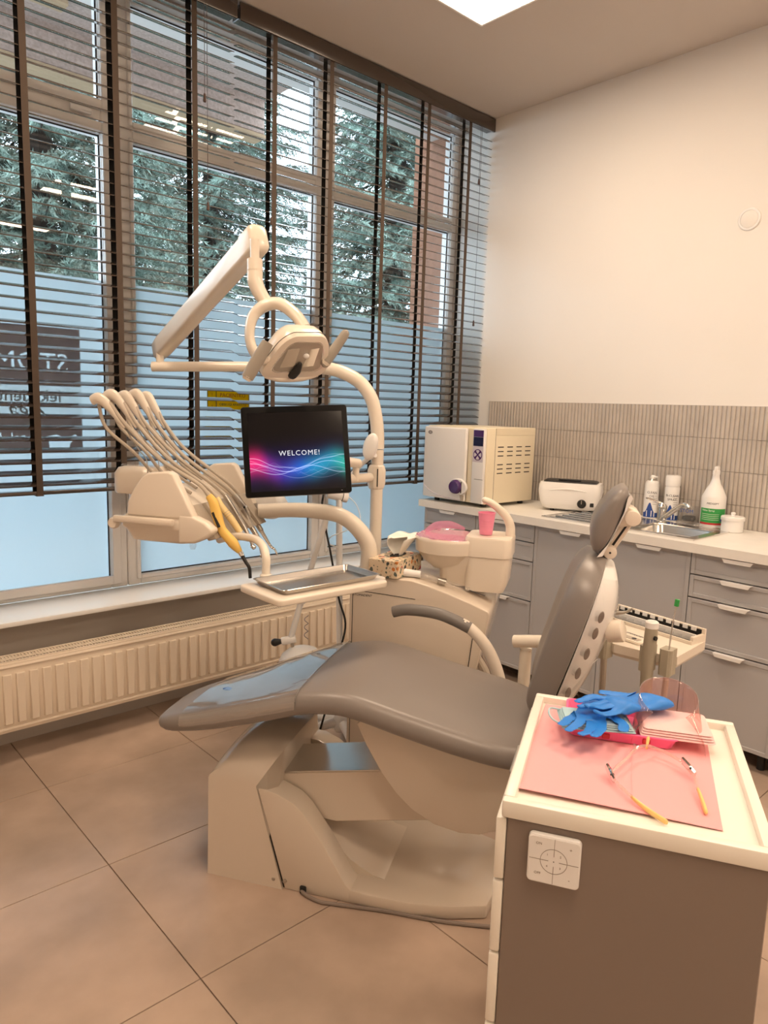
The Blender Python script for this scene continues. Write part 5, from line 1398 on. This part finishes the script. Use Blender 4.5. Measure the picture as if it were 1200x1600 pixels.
tr = thing('steel_tray', 'shallow stainless steel tray on the white tray table', 'tray', tuple(TC + Vector((0, 0, .0005))), 'chair')
mts = frame4(TC + E1 * .012 + E2 * -.004 + Vector((0, 0, .001)), E1, -E2)
def tray_ring(w, h, z, r): return [tuple(mts @ Vector((a, b, z))) for a, b in rrect(w, h, r, 5)]
mk('tray', loft([tray_ring(.355, .160, 0, .012), tray_ring(.372, .178, .016, .012), tray_ring(.382, .188, .0165, .014), tray_ring(.382, .188, .0150, .014), tray_ring(.374, .180, .0150, .012), tray_ring(.3575, .1625, .0015, .012), tray_ring(.34, .145, .0012, .012)][:3] + [tray_ring(.380, .186, .0178, .014), tray_ring(.370, .176, .0172, .012), tray_ring(.352, .157, .0018, .011), tray_ring(.05, .03, .0018, .01)]), M['steel'], tr, angle=25)

# ------------------------------------------------------------------ whitening lamp on a castor stand behind the chair
ws = thing('whitening_lamp', 'white lamp on a castor stand between chair and radiator', 'lamp stand', (-.93, 2.80, 0), 'chair')
mk('pole', tube([(-.935, 2.790, .10), (-.945, 2.780, .55), (-.955, 2.770, 1.085)], .0135, 14, 3), M['white'], ws)
mk('hub', lathe([(.030, .070), (.038, .090), (.036, .125), (.020, .150), (.0135, .155)], 20, (-.930, 2.79, 0)), M['white'], ws)
for end in ((-1.075, 2.690), (-.800, 2.815), (-1.22, 2.83), (-.93, 2.97), (-.83, 2.66)):
    lg = mk('leg', tube([(-.93, 2.79, .110), ((-.93 + end[0]) / 2, (2.79 + end[1]) / 2, .098), (end[0], end[1], .058)], [.022, .020, .016], 12, 5), M['white'], ws)
    mk('castor', cyl((end[0] - .008, end[1] - .006, .024), (end[0] + .008, end[1] + .006, .024), .023, 18, .004), M['dark'], lg)
    mk('castor_fork', box((end[0] - .012, end[1] - .012, .034), (end[0] + .012, end[1] + .012, .056), .004, 1), M['dark'], lg)
mk('head_joint', cyl((-1.000, 2.745, 1.110), (-.925, 2.790, 1.088), .021, 18, .004), M['white'], ws)
mk('joint_ring', lathe([(.0222, -.0015), (.0222, .0015)], 18, (-.945, 2.778, 1.094), (.075, .045, -.022)), M['dark'], ws)
mk('boom', tube([(-.985, 2.725, 1.035), (-1.060, 2.705, .76), (-1.131, 2.690, .485)], .0125, 12, 3), M['white'], ws)
mk('boom_sleeve', tube([(-.978, 2.727, 1.062), (-.986, 2.725, 1.030)], .0165, 14, 1), M['dark'], ws)
mk('boom_clamp', lathe([(.017, -.012), (.017, .012)], 16, (-1.085, 2.698, .66), (-.26, -.06, -1)), M['white'], ws)
mk('clamp_screw', cyl((-1.085, 2.698, .66), (-1.06, 2.68, .665), .005, 8), M['dark'], ws)
mk('boom_joint', cyl((-1.165, 2.675, .478), (-1.110, 2.700, .490), .017, 16, .003), M['white'], ws)
mk('boom_knob', tube([(-1.190, 2.665, .474), (-1.165, 2.675, .478)], [.017, .010], 14, 1, cap_round=True), M['dark'], ws, label='black round knob')
mk('head_pin', cyl((-1.125, 2.690, .485), (-1.115, 2.69, .42), .007, 10), M['silver'], ws)
mk('lamp_shade', lathe([(.001, .462), (.03, .460), (.06, .449), (.088, .425), (.100, .397), (.100, .389), (.09, .389), (.001, .407)], 28, (-1.075, 2.690, 0)), M['white'], ws, angle=50, label='white domed lamp head')
mk('coiled_wire', tube([(-1.06 + .008 * math.cos(k * 1.3), 2.69 + .008 * math.sin(k * 1.3), .60 - .007 * k) for k in range(16)], .0018, 5, 3), M['greyink'], ws)
mk('wire', tube([(-.93, 2.79, 1.10), (-.885, 2.79, 1.06), (-.87, 2.79, .99), (-.92, 2.76, .955), (-.975, 2.74, .93), (-.985, 2.74, .90), (-.95, 2.75, .885)], .0022, 6, 6), M['white'], ws)
mk('upper_bracket', tube([(-.955, 2.770, 1.085), (-.93, 2.80, 1.16), (-.87, 2.84, 1.24), (-.815, 2.80, 1.27)], .010, 10, 5), M['white'], ws)
mk('paddle', ellipsoid((-.828, 2.775, 1.305), (.031, .016, .056), 20, 12, Matrix.Rotation(math.radians(14), 3, 'Y')), M['white'], ws, label='white oval paddle')

# ------------------------------------------------------------------ assistant console behind the backrest
ac = thing('assistant_console', 'cream assistant suction console behind the backrest', 'console', (-.15, 2.52, 0), 'chair')
mk('post', tube([(-.150, 2.52, 0.0), (-.150, 2.52, .30), (-.148, 2.515, .625)], [.032, .024, .021], 16, 3), M['pole'], ac)
mk('post_foot', lathe([(.07, .0), (.07, .008), (.045, .025), (.032, .05)], 24, (-.150, 2.52, 0)), M['pole'], ac)
mk('swing_arm', tube([(-.190, 2.512, .648), (-.10, 2.48, .668), (0, 2.40, .700), (.08, 2.29, .745), (.14, 2.20, .785)], .0225, 16, 6), M['pole'], ac)
BD = [(.085, 2.165), (.125, 2.100), (.205, 2.062), (.290, 2.045), (.388, 2.225), (.150, 2.420)]
mk('body', loft([[(a * .94 + .0145, b * .94 + .131, .772) for a, b in BD], [(a, b, .783) for a, b in BD], [(a, b, .808) for a, b in BD]]), M['cream'], ac, angle=30)
e1 = (Vector((.388, 2.225, 0)) - Vector((.150, 2.420, 0))).normalized(); e2 = Vector((-e1.y, e1.x, 0)); e2 = -e2 if e2.dot(Vector((-.1, -.2, 0))) < 0 else e2
o_ = Vector((.150, 2.420, .8222))
def strip(a0, a1, b0, b1, z0, z1):
    q = [o_ + e1 * a + e2 * b_ for a, b_ in ((a0, b0), (a1, b0), (a1, b1), (a0, b1))]
    return [(p.x, p.y, z0) for p in q] + [(p.x, p.y, z1) for p in q], [(3, 2, 1, 0), (4, 5, 6, 7), (0, 1, 5, 4), (1, 2, 6, 5), (2, 3, 7, 6), (3, 0, 4, 7)]
mk('tray_rim', join(strip(0, .308, 0, .008, .806, .846), strip(0, .308, .066, .072, .806, .818), strip(0, .008, .008, .066, .806, .830), strip(.298, .308, .008, .066, .806, .830)), M['cream'], ac, smooth=False)
mk('tray_floor', join(strip(.008, .298, .008, .066, .8065, .8095), strip(.008, .298, .008, .0095, .8095, .842)), M['void'], ac, smooth=False)
mk('rack', strip(.010, .296, .031, .036, .8095, .830), M['white'], ac, smooth=False)
for k in range(10):
    mk('rack_tooth', strip(.018 + .028 * k, .032 + .028 * k, .039, .060, .8095, .822), M['clear'], ac, smooth=False)
    mk('rack_cup', strip(.014 + .028 * k, .030 + .028 * k, .0096, .0125, .834, .846), M['white'], ac, smooth=False)
pc = Vector((.178, 2.165, .808)); mpn = frame4(pc, e1, -e2)
mk('key_panel', xf(prism(rrect(.10, .07, .012, 4), 0, .009, 'z', .003, 2), mpn), M['cream'], ac)
mk('key_field', xf(prism(rrect(.074, .022, .003, 3, 0, -.016), .009, .0102, 'z'), mpn), M['hose'], ac, smooth=False)
for sx_ in (-.018, .018):
    mk('key', xf(lathe([(.007, .0102), (.007, .0112), (.001, .0114)], 14, (sx_, -.016, 0)), mpn), M['ink'], ac)
mk('lettering', xf(text_vf('STOMADENT', .0115, .0004, shear=.2), mpn @ Matrix.Translation((0, .018, .0094))), M['ink'], ac, smooth=False)
HLD = [(.100, 2.105), (.212, 2.035), (.262, 2.020)]
for k, (a, b_) in enumerate(HLD):
    hd_ = mk('hose_holder', loft([[(a + .85 * p + .5 * q_, b_ - .5 * p + .85 * q_, z) for p, q_ in ((-.016, -.018), (-.010, -.024), (.010, -.024), (.016, -.018), (.016, .020), (-.016, .020))] for z in (.765, .838)]), M['holder'], ac, angle=30)
sy = thing('suction_syringe', 'silver angled syringe in the left holder of the assistant console', 'syringe', (.108, 2.085, .85), 'chair')
mk('body', tube([(.100, 2.100, .838), (.098, 2.095, .885), (.101, 2.092, .900)], [.011, .010, .008], 12, 3), M['silver'], sy)
mk('nozzle', tube([(.101, 2.092, .898), (.125, 2.085, .905), (.150, 2.080, .912), (.165, 2.075, .925)], [.007, .006, .004, .003], 10, 4), M['silver'], sy)
mk('hose', tube([(.100, 2.100, .765), (.102, 2.100, .65), (.10, 2.11, .45), (.08, 2.2, .25), (-.02, 2.4, .10), (-.12, 2.48, .03)], .009, 10, 6), M['hose'], sy)
v2 = thing('suction_hose', 'thick khaki suction hose with white cap in the middle holder', 'hose', (.212, 2.035, .80), 'chair')
mk('handpiece', tube([(.212, 2.020, .76), (.213, 2.018, .83), (.214, 2.016, .892)], [.0165, .018, .017], 16, 3), M['holder'], v2)
mk('cap', lathe([(.0175, .892), (.0175, .908), (.014, .911), (.001, .911)], 18, (.214, 2.016, 0)), M['white'], v2)
mk('valve', cyl((.222, 2.000, .868), (.226, 1.996, .868), .006, 12), M['dark'], v2)
mk('hose', tube([(.212, 2.020, .765), (.214, 2.022, .65), (.212, 2.04, .45), (.18, 2.16, .24), (.05, 2.36, .10), (-.08, 2.46, .03)], .0165, 12, 6), M['holder'], v2)
v3 = thing('saliva_ejector', 'thin saliva ejector with green tip in the right holder', 'ejector', (.262, 2.020, .80), 'chair')
mk('handpiece', tube([(.262, 2.008, .765), (.262, 2.007, .838)], [.011, .012], 14, 1), M['holder'], v3)
mk('tube', tube([(.262, 2.007, .838), (.264, 2.006, .90), (.270, 2.004, .968)], .0030, 8, 4), M['clear'], v3)
mk('wire', tube([(.262, 2.007, .838), (.264, 2.006, .90), (.270, 2.004, .968)], .0012, 6, 4), M['silver'], v3)
mk('tip', tube([(.2695, 2.004, .962), (.271, 2.004, .980)], [.0062, .0062], 12, 1), M['green'], v3, label='small green tip')
mk('hose', tube([(.262, 2.008, .77), (.258, 2.012, .65), (.252, 2.03, .45), (.22, 2.14, .24), (.10, 2.34, .10), (-.05, 2.50, .03)], .008, 10, 6), M['hose'], v3)

# ------------------------------------------------------------------ drawer cart in the right foreground
CR = math.radians(29.1)
ct = thing('drawer_cart', 'white-topped drawer cart with brown-grey side in the right foreground', 'cart', (1.2684, .6342, 0), rot=CR)
mk('body', box((-.248, -.208, .075), (.248, .205, .766), .002, 1), M['cart'], ct, smooth=False, label='matt grey-brown side panels')
top = mk('top', join(prism(rrect(.50, .42, .012, 3), .769, .784, 'z')), M['carttop'], ct, angle=40, label='cream-white tray top')
def frame_rect(x0, x1, y0, y1, w, z0, z1, b):
    return join(box((x0, y0, z0), (x0 + w, y1, z1), b, 2), box((x1 - w, y0, z0), (x1, y1, z1), b, 2), box((x0 + w, y0, z0), (x1 - w, y0 + w, z1), b, 2), box((x0 + w, y1 - w, z0), (x1 - w, y1, z1), b, 2))
mk('top_rim', frame_rect(-.255, .255, -.215, .215, .020, .768, .800, .004), M['carttop'], top, angle=40)
for z0, z1 in ((.648, .764), (.505, .643), (.362, .500), (.219, .357), (.08, .214)):
    d = mk('drawer', box((-.250, .206, z0), (.250, .224, z1), .003, 2), M['carttop'], ct, angle=40)
    mk('drawer_grip', box((-.06, .2235, z1 - .018), (.06, .2300, z1 - .010), .002, 1), M['silver'], d)
for sx_ in (-.20, .20):
    for sy_ in (-.16, .16):
        c_ = mk('castor', cyl((sx_, sy_ - .010, .030), (sx_, sy_ + .010, .030), .030, 18, .004), M['dark'], ct)
        mk('castor_fork', box((sx_ - .018, sy_ - .016, .040), (sx_ + .018, sy_ + .016, .075), .004, 1), M['silver'], c_)

rm = thing('wall_remote', 'square white remote control stuck on the cart side', 'remote', (1.2684 - .255 * math.cos(CR), .6342 - .255 * math.sin(CR), .71), rot=CR)
# local: x away from the viewer, y to the left, z up; centre on the panel face
mrm = Matrix(((0, 0, -1, .0065), (-1, 0, 0, .1215), (0, 1, 0, 0), (0, 0, 0, 1)))
rb = mk('case', xf(prism(rrect(.088, .088, .008, 4), 0, .012, 'z', .002, 2), mrm), M['white'], rm, angle=40)
mk('face', xf(prism(rrect(.082, .082, .006, 4), .012, .0126, 'z'), mrm), M['white'], rm, smooth=False)
mk('groove', xf(join(box((-.0004, .020, .0126), (.0004, .041, .0129)), box((-.0004, -.041, .0126), (.0004, -.020, .0129)), box((.020, -.0004, .0126), (.041, .0004, .0129)), box((-.041, -.0004, .0126), (-.020, .0004, .0129)),
     hoop([(.0228, .0126), (.0228, .0129), (.0220, .0129), (.0220, .0126)], 40), box((-.0005, .009, .0126), (.0005, .020, .0128)), box((-.0005, -.020, .0126), (.0005, -.009, .0128)), box((.009, -.0005, .0126), (.020, .0005, .0128)), box((-.020, -.0005, .0126), (-.009, .0005, .0128))), mrm), M['rubber'], rm, smooth=False)
for s_, x_, y_, z_ in (('ON', -.026, .029, .0065), ('OFF', -.026, -.026, .0065), ('+', .027, .027, .009), ('-', .027, -.028, .009), ('1', -.011, .011, .0055), ('2', .011, .011, .0055), ('4', -.011, -.010, .0055), ('3', .011, -.010, .0055)):
    mk('marking', xf(text_vf(s_, z_, .0003), mrm @ Matrix.Translation((x_, y_, .0128))), M['rubber'], rm, smooth=False)
mk('indicator', xf(lathe([(.001, .0127), (.001, .0130)], 8), mrm), M['ink'], rm)

def on_cart(name, label, cat, x, y, z, group=None, ang=0.0):
    return thing(name, label, cat, (1.2684 + x * math.cos(CR) - y * math.sin(CR), .6342 + x * math.sin(CR) + y * math.cos(CR), z), rot=CR + ang, group=group)
ZC = .7845
# pink bib sheet, slightly wavy
bb = on_cart('paper_sheet', 'large pink paper sheet spread on the cart top', 'paper', 0, 0, ZC)
random.seed(12)
NX, NY = 22, 16
V = []; F = []
for i in range(NX + 1):
    for j in range(NY + 1):
        s, t_ = i / NX, j / NY
        x = -.190 + .418 * s; y = (.190 - .345 * t_) + .012 * (1 - s)
        z = .0012 + .0015 * (1 + math.sin(5 * s + 3 * t_)) * .5 + (.006 * max(0, (.12 - s) / .12) ** 2) * (1 - t_)
        V.append((x, y, z))
nb = len(V)
for (x, y, z) in V[:nb]: V.append((x, y, z - .0008))
for i in range(NX):
    for j in range(NY):
        a = i * (NY + 1) + j
        F.append((a, a + 1, a + NY + 2, a + NY + 1)); F.append((nb + a, nb + a + NY + 1, nb + a + NY + 2, nb + a + 1))
mk('sheet', (V, F), M['pinkpaper'], bb, angle=60)
mk('fold_line', join(box((-.185, -.0005, .0030), (.22, .0005, .0034))), M['pinkpaper'], bb, smooth=False)

pk = on_cart('instrument_case', 'hot pink plastic tray under the blue gloves', 'tray', .150, .025, ZC + .003, ang=math.radians(3))
def pr(w, h, z, r=.015): return [(a, b_, z) for a, b_ in rrect(w, h, r, 4)]
mk('tray', loft([pr(.135, .205, 0), pr(.150, .222, .022), pr(.156, .228, .022), pr(.156, .228, .019), pr(.150, .222, .018)][:3] + [pr(.156, .228, .024), pr(.146, .218, .024), pr(.130, .200, .004), pr(.05, .1, .004)]), M['hotpink'], pk, angle=35)
for yy_ in (-.05, .03):
    mk('notch', box((-.0765, yy_ - .008, .006), (-.072, yy_ + .008, .018), .002, 1), M['red'], pk)

ms = on_cart('face_mask', 'folded pale blue face mask under the gloves', 'mask', .105, .075, ZC + .028, ang=math.radians(12))
for k in range(4):
    mk('layer', box((-.045 + .003 * k, -.075 + .004 * k, .0035 * k), (.045 - .002 * k, .075 - .003 * k, .0035 * k + .0028), .001, 1), M['mask'], ms)
mk('ear_loop', tube([(-.04, .070, .006), (-.030, .092, .012), (.0, .098, .014), (.03, .090, .012), (.04, .068, .006)], .0022, 6, 5), M['mask'], ms)

def glove(name, label, x, y, z, ang, mirror, seed, flat):
    g = on_cart(name, label, 'glove', x, y, z, 'blue nitrile gloves on the cart', ang)
    rnd = random.Random(seed)
    s = -1 if mirror else 1
    verts = []; edges = []; rad = []
    def chain(start, pts):
        prev = start
        for (px_, py_, pz_, r_) in pts:
            verts.append((px_, py_ * s, pz_)); rad.append(r_); i = len(verts) - 1
            if prev is not None: edges.append((prev, i))
            prev = i
        return prev
    w0 = chain(None, [(-.115, .004, .018, .034), (-.075, 0, .014, .034), (-.035, .0, .014, .036), (.005, 0, .014, .038)])
    wob = lambda a: rnd.uniform(-a, a)
    for k, (oy, ln) in enumerate(((.030, .070), (.011, .080), (-.010, .076), (-.030, .060))):
        a = (.30 - .20 * k) + wob(.15)
        p = [(.030, oy, .013 + wob(.004), .0125)]
        cx, cy, cz = .030, oy, .013
        for q in range(3):
            cx += ln / 3 * math.cos(a); cy += ln / 3 * math.sin(a); cz = max(.008, cz + wob(.010) + .004 * q * (1 if k % 2 else -.5)); a += wob(.45)
            p.append((cx, cy, cz, .0110 - .0012 * q))
        chain(w0, p)
    chain(2, [(-.020, .040, .014, .014), (.005, .062 + wob(.01), .012, .012), (.030 + wob(.01), .075, .010, .0105)])
    me = bpy.data.meshes.new('glove'); me.from_pydata(verts, edges, [])
    o = bpy.data.objects.new('glove', me); COL.objects.link(o)
    sk_ = o.modifiers.new('skin', 'SKIN'); sk_.use_smooth_shade = True
    for i, r_ in enumerate(rad): me.skin_vertices[0].data[i].radius = (r_, r_ * flat)
    me.skin_vertices[0].data[0].use_root = True
    su = o.modifiers.new('subdivision', 'SUBSURF'); su.levels = 2; su.render_levels = 2
    dg = bpy.context.evaluated_depsgraph_get(); dg.update()
    m2 = bpy.data.meshes.new_from_object(o.evaluated_get(dg))
    V2 = [(v.co.x + rnd.uniform(-.0012, .0012), v.co.y + rnd.uniform(-.0012, .0012), .006 + (v.co.z - .006) * flat * (1.0 + .35 * math.sin(70 * v.co.x + 40 * v.co.y))) for v in m2.vertices]
    F2 = [tuple(p.vertices) for p in m2.polygons]
    bpy.data.objects.remove(o, do_unlink=True); bpy.data.meshes.remove(m2)
    zmin = min(v[2] for v in V2)
    V2 = [(a, b_, c_ - zmin) for a, b_, c_ in V2]
    mk('glove', (V2, F2), M['nitrile'], g, angle=80)
    0 and mk('cuff_roll', xf(lathe([(.030, -.002), (.034, 0), (.030, .002)], 20, (0, 0, 0), (1, 0, 0), flat, 1.0), Matrix.Translation((-.128, .004 * s, .018 * flat))), M['nitrile'], g)
    return g
glove('nitrile_glove', 'blue nitrile glove lying on the left, fingers towards the cart edge', .095, .085, ZC + .040, math.radians(168), False, 4, .42)
glove('nitrile_glove', 'crumpled blue nitrile glove beside the clear visor', .140, .020, ZC + .052, math.radians(118), True, 7, .60)

tw = on_cart('paper_towel', 'folded pale pink paper towel beside the gloves', 'towel', .140, -.085, ZC + .024, ang=math.radians(4))
def tr_(w, h, z, dx=0): return [(a + dx, b_, z) for a, b_ in rrect(w, h, .008, 4)]
for k in range(4):
    mk('fold', loft([tr_(.108 - .001 * k, .142 - .004 * k, .0005 + .005 * k, .001 * k), tr_(.112 - .001 * k, .146 - .004 * k, .0022 + .005 * k, .001 * k), tr_(.108 - .001 * k, .142 - .004 * k, .0047 + .005 * k, .001 * k)]), M['palepink'], tw, angle=60)

# clear visor: curved sheet leaning on the towel
vs = on_cart('face_visor', 'clear curved face visor standing behind the towel', 'visor', .10, -.06, ZC + .003)
V = []; F = []
NS, NT = 24, 12
for i in range(NS + 1):
    a = math.radians(-100 + 200 * i / NS)
    for j in range(NT + 1):
        t_ = j / NT
        h = .092 * t_
        k = (1 - (abs(a) / math.radians(100)) ** 4 * (t_ ** 2) * .55)
        x = .02 + .125 * math.cos(a) * k + .030 * t_ - .03
        y = -.010 + .072 * math.sin(a) * k
        V.append((x, y, .004 + h * (1 - .35 * (abs(a) / math.radians(100)) ** 3)))
for i in range(NS):
    for j in range(NT):
        q = i * (NT + 1) + j
        F.append((q, q + NT + 1, q + NT + 2, q + 1))
vo_ = mk('visor', (V, F), M['pinkclear'], vs, angle=70)
vo_.modifiers.new('thickness', 'SOLIDIFY').thickness = .0006
edge = [V[i * (NT + 1) + NT] for i in range(NS + 1)]
mk('visor_edge', tube(edge, .0011, 6, 1), M['clear'], vs)

gf = on_cart('visor_frame', 'clear spectacle frame with metal clips and amber ear tips on the pink sheet', 'spectacles', -.06, -.04, ZC + .003)
def gp(x, y, z): return (x + .06, y + .04, z)
mk('brow_bar', join(tube([gp(.012, -.003, .020), gp(-.030, .014, .016), gp(-.071, .032, .014), gp(-.095, .038, .012)], .0032, 8, 5), tube([gp(.040, -.030, .022), gp(.030, -.058, .020), gp(.011, -.086, .016), gp(-.015, -.102, .014), gp(-.030, -.106, .013)], .0032, 8, 5),
     tube([gp(.012, -.003, .020), gp(.024, -.013, .024), gp(.040, -.030, .022)], .0028, 8, 5)), M['clearframe'], gf)
mk('nose_pad', tube([gp(.040, -.028, .018), gp(.052, -.030, .030)], [.004, .006], 10, 1, .6, cap_round=True), M['amber'], gf)
mk('nose_pad', tube([gp(.012, -.004, .016), gp(.022, -.004, .026)], [.003, .004], 10, 1, .6, cap_round=True), M['clear'], gf)
for pts, side_ in (([(-.072, .046, .018), (-.108, .032, .010)], 1), ([(.006, -.092, .020), (-.030, -.112, .012)], -1)):
    a, b_ = Vector(gp(*pts[0])), Vector(gp(*pts[1])); dv = b_ - a
    c_ = mk('clip', tube([tuple(a), tuple(a + dv * .45), tuple(b_)], [.0070, .0085, .006], 8, 2, .55), M['chrome'], gf)
    mk('clip_hole', ellipsoid(tuple(a + dv * .72 + Vector((0, 0, .004))), (.005, .004, .003), 10, 6), M['dark'], c_)
    mk('clip_screw', cyl(tuple(a + dv * .25 + Vector((0, 0, .003))), tuple(a + dv * .25 + Vector((0, 0, .007))), .0022, 8), M['silver'], c_)
mk('temple', tube([gp(-.100, .036, .012), gp(-.125, .022, .011), gp(-.158, -.001, .009)], .0032, 8, 5), M['clearframe'], gf)
mk('temple', tube([gp(-.025, -.108, .013), gp(-.055, -.111, .012), gp(-.085, -.113, .010)], .0032, 8, 5), M['clearframe'], gf)
mk('ear_tip', tube([gp(-.155, .001, .009), gp(-.185, -.025, .007), gp(-.207, -.052, .005)], [.0034, .0048, .0050], 10, 5, .7, cap_round=True), M['amber'], gf, label='amber ear tip')
mk('ear_tip', tube([gp(-.082, -.113, .010), gp(-.115, -.117, .008), gp(-.149, -.120, .005)], [.0034, .0048, .0050], 10, 5, .7, cap_round=True), M['amber'], gf, label='amber ear tip')
